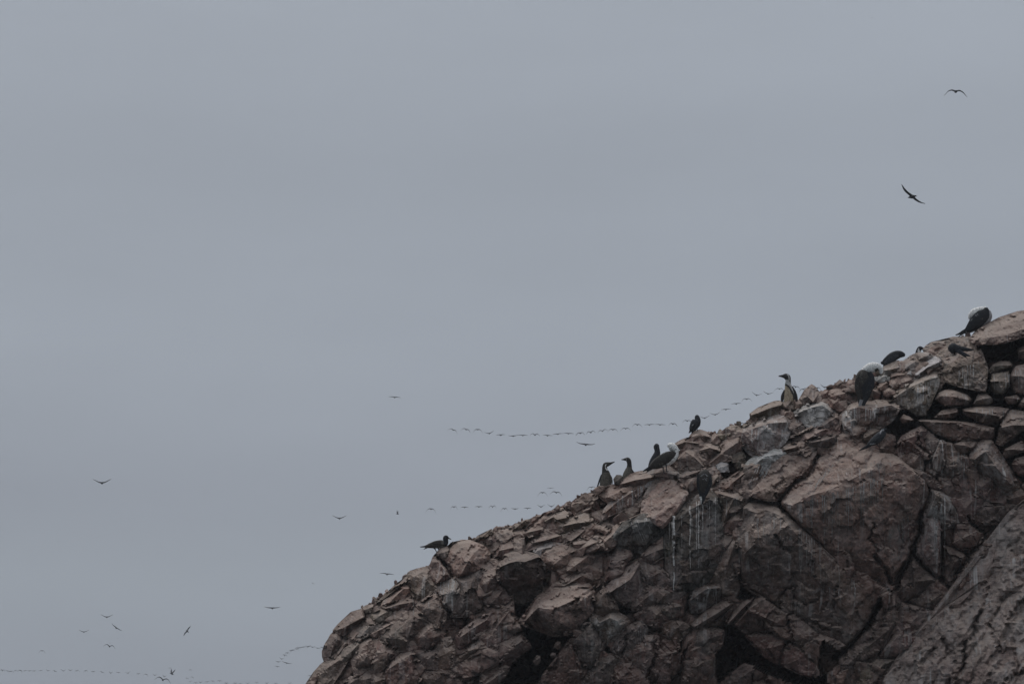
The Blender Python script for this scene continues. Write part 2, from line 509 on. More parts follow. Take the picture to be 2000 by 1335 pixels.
# ------------------------------------------------------------------ blocks of the cliff
#  zoom tint+guano options | outline x,y[:height cm] | creases x,y:height ; ...
ROCKS = '''
1 B3 n=cap T=150 e=25 | 1365,455:55 1440,380 1560,310 1670,270 1690,240 1800,205 1947,170 2060,150 2060,370:75 1947,390:75 1880,425:80 1700,482:85 1560,492:80 1430,502:70 | 1420,470:70 1560,440:85 1720,420:90 1900,360:85 2040,330:80 ; 1500,380:50 1700,320:55 1950,240:50
1 O7 n=under_cap T=120 | 860,570:10 950,515:5 1090,490:5 1180,455 1290,460 1370,448 1420,510 1490,650:50 1530,800:45 1510,1002:40 1330,960:35 1160,930:30 1010,840:20 1040,780 1000,640 970,640 | 1020,790:35 1170,760:45 1290,710:52 1400,670:55 1485,645:55
1 W14 | 760,880 790,800 870,720 960,650 1055,645 1060,700 1000,770 900,800 830,825 | 780,850:40 900,760:45 1020,710:45
1 G9 | 690,660 780,620 880,610 970,640 950,690 860,720 800,690
1 G10 | 640,700 700,660 780,690 830,720 800,770 700,790 630,750
1 G10 | 410,800 425,765 510,720 580,700 620,750 610,800 560,815 470,825 430,845
1 P3 | 600,800 660,755 672,800 640,845
1 W12 | 665,800 700,778 745,785 750,822 720,855 680,852
1 W12 | 320,862 430,848 492,868 482,912 380,922 330,905
1 P3 | 495,870 500,830 560,815 640,820 680,850 640,880 590,870 530,880
1 P9 | 480,920 520,880 570,880 595,930 580,990 530,1000 490,970
1 P4 | 350,980 400,910 440,910 475,950 460,1000 400,1022 360,1010
1 B4 | 590,870 650,860 740,900 762,930 700,962 680,1000 600,990
1 P2 | 410,1020 480,980 540,1010 560,1052 480,1090 420,1070
1 P2 | 1060,690 1080,640 1150,640 1190,680 1140,700
1 P3 | 1110,700 1180,650 1250,605 1330,680 1300,720 1180,730
1 O13 n=leaning T=110 | 540,1062 620,1010 720,940 800,890 900,830 980,820 1018,860 1012,930:30 960,1030:30 930,1120:30 870,1262:20 780,1252:20 640,1172:25 560,1122:25 | 565,1075:45 700,985:60 850,915:62 1000,870:50 ; 850,915:62 890,1080:50 860,1240:28
6 B8 n=block T=100 | 90,100 150,60 210,35 390,32 480,40 600,30 642,100:45 560,222:30 430,302:20 330,302:20 250,402:15 200,402:20 140,372:25 60,280 | 110,110:50 220,75:55 390,90:60 560,60:60 630,100:50
6 G16 T=70 | 10,170 70,120 130,115 170,200 190,300 185,380 90,350 30,330
1 R5 n=wall | 975,1110 1010,1030 1100,1000 1200,1010 1340,1060 1390,1110 1330,1172 1150,1192 1040,1172
1 G6 n=wall | 1385,1172 1440,1050 1530,1035 1600,1080 1622,1130 1580,1172 1450,1182
1 O4 n=wall | 1550,800 1600,730 1690,690 1790,690 1830,740 1790,780 1680,800 1580,832
1 O6 n=wall | 1570,960 1590,842 1700,805 1790,795 1812,880 1800,980 1720,1062 1640,1062 1590,1032
1 B5 n=wall | 1800,950 1792,840 1850,742 1947,722 2040,720 2040,1050 1940,1072 1830,1042
1 B2 n=wall | 1870,560 1930,530 2040,520 2040,690 1900,682 1870,622
1 K2 n=wall | 1720,1085 1870,1052 1922,1100 1880,1162 1760,1172
1 B4 n=wall | 1870,1180 1940,1082 2040,1080 2040,1205 1900,1205
6 B4 n=wall | 1010,200 1100,110 1270,75 1302,140 1240,202 1120,226
6 B4 n=wall | 1330,100 1550,65 1700,75 1852,95 1780,200 1720,262 1600,292 1480,242 1340,162
6 B5 n=wall | 1690,470 1720,330 1760,222 1840,112 1930,102 2040,130 2040,300 1950,372 1850,432 1750,512
6 B3 n=wall e=22 | 840,220 960,205 1150,230 1300,230 1450,250 1560,300 1690,302 1672,420 1540,442 1390,432 1220,452 1090,392 1000,342 900,272 | 870,235:30 1000,240:38 1300,252:40 1540,312:42 1670,320:36
6 B3 n=wall | 1240,480 1340,440 1520,447 1480,512 1390,582 1310,602 1240,542
6 B4 n=wall | 1760,600 1790,532 1930,462 1990,442 2040,560 1900,602 1800,642
6 B3 n=wall | 1860,700 1900,632 1990,612 2060,620 2060,842 1930,832 1870,772
6 P2 n=wall | 640,212 690,152 760,172 812,222 740,252 680,262
6 O3 | 255,425 300,340 390,305 432,330 432,390 370,442 310,452
6 K2 | 440,500 500,372 600,402 602,582 530,602 440,562
6 R3 | 620,560 680,420 760,360 880,310 940,340 900,440 912,600 880,612 780,562 650,602 | 690,440:38 800,400:45 890,340:40 ; 800,400:45 830,500:40 900,600:30
6 R3 | 900,602 950,482 1000,562 1022,642 960,662 900,642
6 B4 | 650,622 780,562 890,622 880,692 902,762 830,742 700,702
6 B5 | 930,392 960,347 1050,432 1092,462 1050,562 980,562 940,472
6 G14 | 970,702 1020,592 1060,502 1100,432 1160,472 1150,602 1100,782 1060,832 1000,792 | 1030,620:50 1085,480:50 1080,640:55 1050,800:35
6 B5 | 1110,822 1160,642 1162,482 1210,492 1300,602 1420,682 1390,762 1290,832 1190,862
6 B11 T=120 | 1410,642 1500,502 1570,442 1640,452 1740,642 1870,802 1942,962 1900,1042 1800,1012 1700,932 1560,802 1480,732 | 1460,650:45 1580,560:55 1690,720:60 1840,900:50
6 R6 T=120 | 1250,962 1300,832 1390,772 1480,742 1560,812 1700,942 1800,1022 1812,1142 1700,1152 1550,1082 1400,1002
6 P3 | 1820,1042 1960,972 2020,1022 2060,1052 2060,1102 1930,1142 1850,1102
6 R5 | 700,720 830,750 890,790 1000,840 1040,900 960,940 900,870 780,790
6 R4 T=100 | 940,900 1050,850 1200,870 1250,970 1400,1010 1300,1080 1180,1060 1100,980 1000,970
6 R3 T=100 | 1180,1070 1310,1090 1400,1020 1550,1090 1500,1200 1430,1333 1290,1333 1280,1200
6 K3 T=100 | 1440,1333 1510,1200 1570,1100 1700,1160 1810,1150 1930,1150 1980,1333
6 G13 T=100 | 890,1333 920,1240 980,1120 1010,990 1100,970 1170,1030 1280,1200 1280,1333 1100,1400 | 960,1240:40 1060,1040:55 1100,1060:55 1150,1300:40
8 P4 n=plate T=100 e=12 | 900,378:50 950,280:35 1030,160:25 1110,60:15 1160,-20:12 1300,-100:10 1450,-140:8 1560,-160:8 1680,-120:10 1640,0:25 1520,130:30 1400,230:35 1300,340:42 1230,400:48 1200,440:52 1060,425:55 980,395:52 | 1000,330:52 1150,270:50 1330,160:40 1500,20:28
0 P5 n=main T=200 e=20 | 1525,976:36 1545,950:26 1570,925:25 1597,897:20 1640,858:15 1656,845:12 1690,862:12 1707,880:15 1735,882:18 1757,893:22 1780,912:25 1807,937:35 1816,965:15 1803,1000:10 1797,1040:5 1780,1080 1752,1130:0 1741,1165:-5 1713,1172:0 1698,1148:8 1660,1120:16 1642,1096:22 1615,1073:28 1588,1044:34 1566,1024:40 1547,1006:44 1527,990:44 | 1532,982:60 1546,986:65 1570,975:70 1583,967:72 1620,956:75 1658,938:78 1685,924:78 1700,916:76 1715,902:70 1735,910:68 1757,904:62 1785,922:56 1803,938:48 ; 1803,938:48 1765,978:58 1719,1019:62 1703,1033:60 1702,1068:52 1715,1082:45 1741,1118:30
8 B4 n=lower T=200 e=20 | 830,502:35 900,440:30 1060,462:30 1200,482:30 1340,600:35 1450,700:38 1590,830:38 1730,980:36 1880,1120:35 1970,1250:35 2210,1390:30 2290,1530:25 2210,1710:25 2100,1895:20 1970,2035:20 1940,2055:15 1850,2010:10 1700,1940:10 1560,1800:12 1370,1670:15 1240,1580:12 1000,1440:5 900,1380:5 800,1350:5 790,1200:15 750,870:20 765,800:22 835,640:25 | 850,520:42 990,560:52 1120,540:52 1250,590:55 1330,690:62 1170,820:66 960,900:70 860,1000:62 830,1250:35 ; 1330,690:62 1600,1000:60 1820,1330:58 1990,1700:45 2000,1950:32 ; 1170,820:66 1350,975:56
0 D5 n=olive T=150 e=20 | 1301,1020:35 1318,1001:35 1343,983:32 1365,968:30 1384,960:30 1402,966:25 1410,1000:25 1411,1030:25 1406,1055:25 1406,1090:25 1388,1125:25 1372,1143:25 1345,1150:28 1318,1152:28 1303,1110:25 1300,1060:30 | 1310,1022:52 1345,996:56 1385,976:52 1400,985:42 ; 1345,996:56 1350,1070:52 1345,1140:38
3 P5 n=lit T=120 e=12 | 890,850 930,740:8 1000,640:5 1120,620:4 1210,640:8 1320,770:30 1342,800:40 1290,880:45 1220,980:50 1140,1070:55 1075,1152:55 960,1062:55 862,1022:45 870,930:35 | 950,900:42 1080,760:32 1200,720:28 ; 950,900:42 1050,1080:55
T D6 n=dark T=130 e=25 | 1045,180:55 1110,90:60 1210,50:60 1260,20:55 1330,50:45 1412,120:30 1372,190:20 1300,290:5 1230,362:-5 1150,342:5 1062,262:25 | 1080,160:65 1200,80:72 1300,70:62
T P2 n=slab T=90 | 880,252 960,190 1050,110 1200,30 1252,18 1210,50:48 1110,90:50 1048,180:48 1050,242:42 990,292:38 940,292:30 | 930,260:40 1040,160:48 1150,80:48
3 P3 T=60 | 335,775 400,730 500,742 560,762 640,742 760,702 872,712 850,762 760,862 600,962 560,872 520,872 440,842
3 R11 T=90 | 425,1082 450,962 560,862 700,752 780,762 772,902 680,952 560,992 | 470,990:30 590,880:38 750,780:38
3 P3 T=60 | 600,682 680,642 760,592 880,562 960,572 982,642 880,702 760,702 620,722 | 640,690:34 780,650:40 960,620:38
3 D1 n=loaf T=50 | 545,642 580,597 630,602 652,642 640,702 560,702
3 G14 n=perch T=80 | 900,572 970,532 1060,492 1130,490 1200,562 1262,582 1200,612 1080,662 1000,642 960,702 880,720 | 930,590:30 1080,560:40 1200,590:34
3 G6 T=60 | 1000,640 1080,664 1200,614 1220,640 1120,620 1000,690 940,760 890,850 860,840 920,740
3 B3 n=sheltered T=80 | 1230,450 1240,402 1290,332 1400,282 1442,302 1480,402 1542,502 1500,552 1420,542 1280,562 1230,502 | 1245,430:35 1330,345:42 1420,400:45 1520,500:34
3 B2 n=wedge T=70 | 1220,262 1290,222 1390,187 1450,222 1472,282 1400,277 1300,312 1240,302 | 1235,270:35 1320,235:42 1440,250:42
3 R2 n=ternrock T=70 | 1378,182 1420,132 1480,110 1540,132 1602,152 1580,202 1520,242 1470,262 1440,212 | 1420,170:30 1500,160:40 1580,180:34
3 R1 T=20 | 1562,150 1580,122 1612,155 1582,172
3 O2 T=60 | 1660,190 1680,130 1702,98 1760,142 1802,192 1740,232 1690,200
3 P3 T=60 | 1540,202 1620,162 1660,150 1702,200 1722,252 1620,262 1550,242
3 B3 n=russet T=80 | 1488,312 1520,242 1600,240 1680,290 1692,352 1600,432 1540,482 1500,402 | 1495,325:40 1590,300:50 1685,325:42
3 O3 T=60 | 1740,142 1770,92 1830,65 1900,80 1932,122 1900,182 1800,192
3 P3 n=ramp T=80 | 1548,492 1640,402 1720,322 1740,242 1800,202 1920,102 1962,202 1920,342 1830,402 1700,442 1640,482 | 1600,460:28 1760,330:42 1900,240:44
3 D2 T=80 | 1830,392 1900,352 1952,362 1982,452 1940,552 1870,502
3 W4 T=40 | 1655,492 1710,452 1790,472 1802,562 1700,562
3 G7 T=70 | 1200,602 1330,562 1450,552 1640,512 1672,562 1640,592 1460,602 1250,622
3 R3 T=70 | 1250,642 1340,602 1450,622 1452,692 1400,752 1350,782 1300,702
3 O3 T=50 | 1610,602 1680,572 1702,622 1640,702 1600,722
8 P3 T=60 | 560,282 700,202 860,80 902,130 842,262 760,282 640,312
8 B4 T=100 | 450,332 560,302 700,332 840,302 902,382 840,452 830,502 700,602 640,702 600,762 622,502 560,382 | 580,350:40 740,400:46 820,430:42 ; 740,400:46 650,600:38
8 R3 T=80 | 600,762 650,652 760,562 830,522 852,602 760,762 640,802
0 B4 T=100 | 1388,1125 1405,1090 1425,1058 1436,1050 1440,1080 1440,1150 1437,1163 1410,1165 1396,1150 | 1434,1062:45 1418,1110:50 1412,1158:35
8 K4 T=80 | 590,860 630,810 740,830 700,900 620,1030 590,1050
8 K5 T=60 | 840,240 900,150 1020,60 1040,110 960,280 900,370 860,370
2 O2 n=bench T=90 | 920,602 1000,547 1150,492 1240,467 1282,482 1262,522 1230,562 1210,612 1050,642 1000,662 940,662 | 935,612:35 1010,585:45 1150,530:46 1250,505:40
2 B2 n=knob T=50 | 1250,482 1330,442 1380,472 1412,562 1320,562 1270,532
2 P4 T=50 | 1388,442 1460,450 1492,522 1412,562 1400,502
2 B3 n=pointed T=70 | 1465,442 1490,422 1520,352 1585,287 1630,332 1660,382 1702,462 1640,482 1580,482 1480,532 | 1490,430:32 1540,410:40 1600,470:42 ; 1540,410:40 1582,310:28
2 R2 T=40 | 1690,372 1730,332 1792,352 1760,422 1702,442
2 B2 n=cube T=50 | 1842,272 1890,227 1930,250 1932,292 1880,312
2 P2 T=60 | 1930,262 2000,232 2062,242 2062,332 1960,322
2 P3 T=60 | 1760,422 1790,352 1880,332 1960,372 1962,442 1870,462 1790,452
2 P3 T=60 | 1700,462 1760,422 1950,462 1962,542 1870,572 1780,502
2 W16 n=whitewash T=100 | 1400,582 1480,532 1600,492 1700,472 1760,492 1822,572 1780,662 1700,722 1560,742 1500,702 1450,642 | 1430,590:40 1580,530:52 1700,505:52 1800,580:40
2 P4 T=50 | 1230,582 1240,542 1330,562 1390,582 1402,642 1320,662 1250,622
2 G16 n=streaked T=130 e=25 | 810,882 820,792 900,742 1010,692 1140,642 1270,622 1332,682 1332,802 1300,882 1220,952:20 1130,1002:20 990,1062:15 900,1002:15 840,932:20 | 835,805:55 960,755:66 1120,700:68 1310,690:55 ; 835,805:55 940,900:62 1000,1030:35
2 O4 T=30 | 1010,642 1060,602 1112,622 1100,652 1040,682
2 K3 T=60 | 1330,692 1400,662 1450,682 1502,742 1480,802 1380,822 1330,782
2 G12 T=60 | 1640,722 1720,642 1840,592 1892,642 1880,722 1780,762
2 G15 T=60 | 1900,622 1960,562 2010,542 2062,562 2072,782 1990,792 1920,722
2 P3 T=60 | 1480,822 1600,762 1780,762 1890,692 1892,802 1840,852 1700,842 1560,882 1480,902
2 K3 T=70 | 1500,942 1600,882 1720,842 1850,832 1832,902 1720,972 1620,962
2 B3 T=60 | 1250,992 1320,942 1480,902 1532,942 1380,1002 1310,1027
2 W18 n=splash T=80 | 860,1165 980,1072 1080,1002 1190,987 1300,1027 1200,1092 1110,1142 1060,1262 950,1332 830,1402 780,1380 | 900,1200:30 1080,1060:38 1200,1040:34
2 B4 T=60 | 1330,1030 1420,1000 1540,950 1640,970 1560,1010 1440,1040 1360,1060
2 O4 T=40 | 810,752 850,702 930,692 962,722 880,752
4 R4 n=gullwedge T=100 | 230,732 280,662 330,732 400,822 472,922 400,962 280,1022 230,962 200,852 | 250,760:30 310,760:38 400,880:42 300,980:34
4 G3 T=60 | 280,672 340,602 410,592 432,642 380,732 340,710
4 P3 n=gullrock T=130 e=20 | 370,732 430,622 480,552 560,515 640,515 760,552 840,592 887,652 872,742 800,832 720,882 630,902 520,937 480,902 420,802 | 440,640:30 560,560:34 700,570:38 760,610:48 ; 760,610:48 690,670:55 620,780:58 560,890:48
4 G12 T=100 | 280,1082 340,1022 490,942 532,1002 510,1152 480,1282 400,1242 330,1152
4 K3 T=150 | 490,942 640,912 760,842 782,902 740,1052 782,1132 760,1252 620,1335 460,1335 510,1152 532,1002 | 560,980:40 680,960:42 620,1200:38
4 O4 T=120 | 0,892 60,862 150,832 200,852 230,962 292,1032 180,1132 70,1192 40,1082 -10,1022 | 40,920:30 140,870:34 190,960:42 90,1120:38
4 R3 T=120 | 750,1002 800,862 830,762 900,742 940,802 962,902 972,1002 1022,1062 900,1082 830,1122 770,1092
4 K3 T=100 | 780,1112 840,1092 1000,1042 1040,1082 1082,1172 1040,1222 900,1252 800,1202
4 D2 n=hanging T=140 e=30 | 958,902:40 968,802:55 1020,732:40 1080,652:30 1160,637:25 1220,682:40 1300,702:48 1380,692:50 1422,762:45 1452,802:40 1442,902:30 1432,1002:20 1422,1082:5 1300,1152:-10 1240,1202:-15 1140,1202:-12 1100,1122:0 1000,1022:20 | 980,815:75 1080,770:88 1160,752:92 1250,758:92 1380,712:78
4 P3 n=facet T=80 | 1400,702 1480,592 1600,562 1700,602 1762,682 1700,782 1600,832 1500,822 1450,762 | 1480,660:28 1600,600:22 1700,680:30 1560,790:38
4 W6 T=50 | 1300,692 1400,602 1500,562 1600,552 1642,572 1500,612 1420,692
4 O2 T=80 | 1450,332 1480,262 1560,222 1640,192 1720,232 1722,302 1650,352 1540,372 1460,362 | 1470,320:36 1560,270:42 1600,300:46 1700,280:38
4 O5 T=80 | 1640,352 1740,312 1880,252 1940,242 1992,312 1960,372 1800,402 1680,462 1650,402 | 1670,370:38 1800,340:42 1960,320:42
T P2 T=70 | 720,172 800,82 860,72 900,132 932,192 860,212 760,192
T R2 T=70 | 690,202 760,192 860,212 872,272 780,312 710,272
4 O3 T=40 | 700,522 740,482 800,452 890,402 912,442 880,472 780,502
4 O3 T=40 | 1120,372 1160,342 1260,302 1322,292 1260,362 1180,412
4 K2 T=50 | 830,502 880,472 902,542 860,582 820,542
4 R3 T=80 | 950,692 960,642 1000,562 1100,512 1180,542 1212,632 1120,652 1010,702
4 R2 T=60 | 1060,500 1180,430 1320,400 1440,370 1460,400 1400,450 1260,500 1180,530
4 R3 T=60 | 1240,640 1300,560 1460,470 1600,450 1660,470 1640,530 1520,520 1400,550
4 B4 T=60 | 1650,470 1800,410 1960,380 2000,430 1900,480 1760,540 1680,560
4 P2 T=60 | 1770,690 1840,560 1990,470 2040,520 1960,640 1840,740
T P3 n=bulge T=150 e=20 | 300,852:30 380,762:35 430,702:30 480,642 600,592 740,542 830,562 872,622 862,762:35 780,832:35 720,922:25 560,952:10 420,892:15 | 345,840:60 440,740:72 600,735:85 720,680:80 850,640:58 ; 600,735:85 620,860:78 700,900:42
T B3 T=80 | 870,722 900,652 960,592 1002,642 1062,762 1000,792 960,802 880,792 | 900,720:34 965,620:38 1000,750:38
T G4 n=tilted T=120 | 970,602 1020,542 1100,472 1210,392 1242,422 1252,562 1220,652 1150,722 1060,682 1000,642 | 995,625:45 1100,560:58 1165,515:60 1225,415:48
T R3 T=80 | 960,542 980,482 1050,272 1120,272 1172,332 1130,402 1060,452
T G11 T=90 | 800,872 880,782 960,802 990,772 1030,772 1090,802 1152,852 1100,922 1040,992 980,1032 930,962 890,902 | 900,870:36 1000,820:45 1100,860:42 990,990:34
T G3 T=100 | 710,1002 750,922 880,832 902,912 962,1012 930,1102 860,1212 760,1152 720,1062 | 740,990:38 840,900:44 890,1040:46 850,1170:34
T R3 T=140 | 490,1280 640,1082 700,992 740,1102 780,1182 822,1232 780,1340 600,1420 470,1400 | 620,1190:36 700,1040:42 740,1250:42 650,1380:36
T G4 T=100 | 770,1400 840,1252 960,1112 1020,1112 1082,1142 1030,1222 1000,1400
T G5 T=100 | 1020,1062 1060,992 1130,902 1240,852 1282,902 1260,982 1130,1102 1060,1112
T R4 T=120 | 1110,1112 1130,1002 1260,972 1370,972 1362,1152 1300,1282 1200,1202
T R3 T=120 | 1030,1212 1100,1142 1220,1212 1300,1292 1290,1420 1020,1420
T R4 T=120 | 1340,1102 1420,1002 1520,962 1540,1102 1500,1252 1400,1302 1330,1242
T G4 T=60 | 1150,712 1260,652 1350,572 1440,602 1370,692 1260,742 1180,762
T B4 T=60 | 1350,602 1420,572 1500,642 1512,702 1400,722 1340,662
T R3 T=80 | 1200,802 1280,742 1400,702 1500,742 1480,842 1380,882 1290,872
T B3 T=80 | 50,1132 150,1022 300,952 382,1042 300,1092 200,1142 100,1152
T R4 T=120 | -5,982 90,902 150,822 220,742 262,832 240,952 140,1002 60,1082 -5,1122 | 60,980:32 150,850:42 215,770:38
T B2 T=80 | -5,1252 60,1302 180,1192 222,1202 150,1312 60,1400 -5,1400
T B2 T=25 | 560,1050 580,1010 612,1000 625,1050 590,1070
T G2 T=25 | 535,1110 550,1088 580,1092 580,1125 548,1130
T B2 T=30 | 405,1160 430,1110 460,1115 458,1170 425,1190
T B3 T=80 | 1230,372 1290,292 1400,202 1440,182 1442,332 1400,342 1320,402
T K4 T=90 | 1240,382 1320,402 1400,442 1500,562 1430,592 1360,562 1290,552 1250,472
T R3 T=80 | 500,640 560,560 690,520 760,470 860,470 880,530 740,545 600,590
T P3 T=60 | 640,430 700,360 830,310 880,350 820,430 720,470 660,470
5 B2 n=toe T=140 | 100,1345 180,1242 250,1152 330,1102 440,1042 502,1102 380,1252 300,1400 90,1420 | 160,1320:30 300,1180:40 430,1090:36
5 K2 T=110 | 268,1002 320,902 360,842 410,822 442,892 380,1012 330,1082 290,1112 | 330,930:34 400,870:38 340,1050:34
5 B3 T=100 | 393,777 470,692 560,612 660,572 682,622 660,692 560,742 480,832 410,822 | 410,785:34 520,735:42 660,660:40
5 O2 T=50 | 678,552 740,522 780,522 772,582 720,612 680,602
5 G4 T=60 | 540,852 620,782 700,742 830,722 862,742 760,822 640,872 560,872
5 P3 T=60 | 730,832 840,772 920,722 1002,692 940,762 860,832 790,862
5 O4 T=60 | 815,502 890,432 980,342 1060,282 1130,232 1180,192 1150,252 1080,312 960,392 870,472
5 P4 T=80 | 860,542 900,482 1000,402 1110,332 1172,362 1100,422 1050,472 960,522
5 K2 T=80 | 860,545 960,525 1050,480 1180,482 1220,502 1120,602 1060,582 880,602
5 O3 T=80 | 750,632 900,562 962,602 900,692 830,722 770,682
5 K2 T=140 | 860,852 1000,692 1100,632 1200,562 1352,692 1250,802 1200,832 1172,962 1100,1002 1000,982 | 930,860:36 1080,740:42 1200,640:40 1120,900:40
5 B3 T=130 | 1230,532 1430,402 1522,502 1512,602 1470,782 1360,702 1260,582 | 1290,540:38 1430,450:42 1480,600:44 1440,730:34
5 R3 T=120 | 1210,852 1300,752 1380,702 1502,822 1450,882 1300,982 1230,992 | 1250,860:36 1370,760:44 1400,860:42
5 R3 T=100 | 800,1032 850,902 960,972 1022,1032 900,1112 820,1152 770,1132
5 R3 T=120 | 570,1072 640,952 700,892 750,882 762,982 792,1052 740,1172 600,1252 580,1162 | 610,1080:36 710,930:42 720,1120:42
5 G2 T=90 | 440,1052 480,982 560,932 640,902 642,952 560,1062 500,1112
5 R3 n=brow T=150 | 880,1192 960,1102 1080,1022 1180,982 1200,1082 1272,1182 1250,1400 900,1400 | 930,1190:36 1080,1080:48 1170,1030:46 1190,1300:46
5 B2 T=100 | 750,1342 780,1242 880,1192 900,1380 750,1400
5 B2 T=100 | 630,1302 700,1222 790,1172 780,1242 740,1390 620,1390
5 G2 T=90 | 440,1390 550,1262 620,1282 600,1390
5 B4 T=100 | 1420,1002 1480,882 1560,872 1602,962 1570,1202 1480,1202 1440,1102
5 K3 T=110 | 1190,992 1420,1002 1440,1102 1472,1202 1300,1202 1240,1092
5 R3 T=80 | 1630,852 1720,782 1850,682 1990,602 2000,702 1900,772 1750,902 1660,962
5 B4 T=80 | 1600,1132 1640,1082 1780,962 1900,882 2000,782 2000,952 1850,1002 1700,1082
5 K3 T=110 | 1260,1200 1470,1210 1560,1210 1600,1150 1600,1400 1260,1400
9 G4 T=60 | 60,292 250,262 232,332 160,402 60,402
9 K11 n=shade T=90 | 245,402 290,282 430,232 600,232 602,382 510,472 410,522 280,542 | 265,400:40 440,275:50 600,262:44
9 P4 T=70 | 260,662 380,562 500,462 640,392 760,422 720,462 600,572 480,652 390,692 300,702 | 320,680:34 520,560:44 690,450:42
9 K2 T=80 | 380,692 600,572 720,472 740,492 690,602 620,672 560,682 440,692
9 P3 T=80 | 630,662 740,512 840,402 960,362 930,432 860,502 780,592 720,652 | 680,645:50 800,520:50 900,420:44
9 R2 n=ember T=140 | 720,662 880,492 960,382 1050,352 1240,482 1370,562 1312,702 1080,712 960,742 840,742 | 760,665:52 900,500:50 1060,380:40 ; 900,500:50 1200,640:44
9 R2 T=140 | 860,772 1100,762 1310,762 1300,842 1250,962 1220,1092 1120,1042 1000,942
9 R2 T=140 | 1250,1092 1260,952 1330,852 1440,902 1560,1002 1642,1092 1640,1202 1560,1242 1400,1172
9 B3 T=120 | 1310,652 1360,572 1450,592 1570,682 1700,832 1690,932 1620,1042 1520,962 1440,892 1330,802
9 B4 T=100 | 280,792 400,692 560,692 640,722 630,852 540,952 400,1052 330,952 290,862
9 K3 T=100 | 190,1062 300,962 400,1052 540,1002 540,1182 380,1400 180,1400
9 K1 T=80 | 640,1400 720,1182 850,1072 960,1112 920,1400
9 R3 T=100 | -30,920 60,860 130,900 90,1100 50,1300 -40,1400 -100,1300
9 B4 T=80 | -50,640 60,600 180,620 260,680 240,760 150,860 60,850 -40,760
9 B5 T=60 | -60,430 60,410 170,420 190,540 120,600 0,580 -60,520
7 K2 T=120 | 440,622 480,522 560,332 700,472 800,562 740,562 640,622 540,682 480,702
7 B2 T=100 | 580,692 640,632 750,562 880,652 840,742 720,762 600,732
7 R11 T=140 | 580,322 620,172 640,2 800,-20 802,262 800,502 760,522 700,462 | 640,300:40 700,100:50 780,200:48 750,480:38
7 K3 T=120 | 800,252 900,282 1012,342 980,422 910,472 900,642 800,512
7 R3 T=120 | 870,252 900,82 1000,82 1122,162 1080,262 920,302
7 B3 T=120 | 1010,342 1110,182 1222,242 1200,402 1060,402 990,432
7 R3 T=120 | 910,652 980,432 1080,402 1092,522 1000,602
7 R4 T=100 | 420,902 480,702 560,722 760,762 640,942 560,1042 480,1132 300,1132 380,1002
7 O3 T=100 | 150,1202 290,1142 480,1142 350,1202 260,1400 140,1400
7 K2 T=140 | -10,1132 150,962 240,892 420,862 380,982 280,1122 140,1182 80,1400 -10,1400
7 R3 T=120 | 290,320 330,180 420,60 500,10 600,10 600,110 520,260 400,460
'''

GRAVEL = '0 S8 n=gravel T=450 e=20 r=2 | 1705,1420:38 1722,1345:33 1733,1322:40 1748,1312:28 1752,1290:36 1775,1272:40 1782,1254:30 1806,1240:34 1818,1214:40 1842,1200:28 1852,1184:38 1884,1182:44 1902,1158:32 1915,1138:38 1940,1122:34 1942,1096:42 1954,1072:30 1950,1048:38 1966,1024:32 1972,1004:40 1990,996:30 2012,972:38 2100,900:38 2300,790:30 2560,760:20 2760,960:20 2800,1700:40 2300,1640:330 1900,1650:275 1700,1560:135 | 1815,1300:90 1868,1232:88 1930,1180:86 1968,1110:80 2000,1050:74 2070,985:64 ; 1815,1300:90 1830,1400:123 1840,1480:158 ; 1930,1180:86 1960,1330:178 1990,1440:238 ; 1968,1110:80 2060,1240:193'

THINGS = {
    'cap': ('boulder', 'broad brown slab capping the ridge at the right edge, under the preening booby', 'boulder'),
    'leaning': ('boulder', 'leaning olive boulder with white drips, left of the stacked wall stones', 'boulder'),
    'bench': ('boulder', 'long brown slab jutting left just below the tall standing penguin', 'boulder'),
    'pointed': ('boulder', 'pointed brown boulder standing right of the tall penguin on the ridge', 'boulder'),
    'whitewash': ('boulder', 'pale boulder washed white with droppings, below the pointed boulder', 'boulder'),
    'streaked': ('boulder', 'large grey boulder striped with white drips, below the long brown slab', 'boulder'),
    'knob': ('boulder', 'small brown stone at the feet of the tall standing penguin', 'stone'),
    'hanging': ('boulder', 'dark overhanging boulder with a pale top, on the slope right of the gull', 'boulder'),
    'gullrock': ('boulder', 'rounded pinkish boulder on the ridge just right of the gull', 'boulder'),
    'ternrock': ('boulder', 'reddish boulder on which the small dark tern stands', 'boulder'),
    'wedge': ('boulder', 'brown wedge shaped stone beside the white head of the booby', 'stone'),
    'sheltered': ('boulder', 'brown boulder with a dark front, right of the white breasted booby', 'boulder'),
    'russet': ('boulder', 'squat brown boulder with a dark olive front, below the reddish tern boulder', 'boulder'),
    'loaf': ('boulder', 'dark rounded stone between the two penguins at the lower end of the ridge', 'stone'),
    'cube': ('boulder', 'small dark cube of stone on the skyline left of the large back turned booby', 'stone'),
    'tilted': ('boulder', 'tilted block with a pale slanting top below the dark overhanging face', 'boulder'),
}


def seg_resample(pts, step, closed):
    n = len(pts); out = []
    rng = range(n) if closed else range(n - 1)
    for i in rng:
        a, b = pts[i], pts[(i + 1) % n]
        L = math.hypot(b[0] - a[0], b[1] - a[1])
        k = max(1, int(round(L / step)))
        for j in range(k): out.append(a + (b - a) * (j / k))
    if not closed: out.append(pts[-1])
    return np.array(out)


def cdt(pts, edges, faces, kind):
    r = delaunay_2d_cdt([Vector((float(p[0]), float(p[1]))) for p in pts], edges, faces, kind, 1e-4, True)
    return r


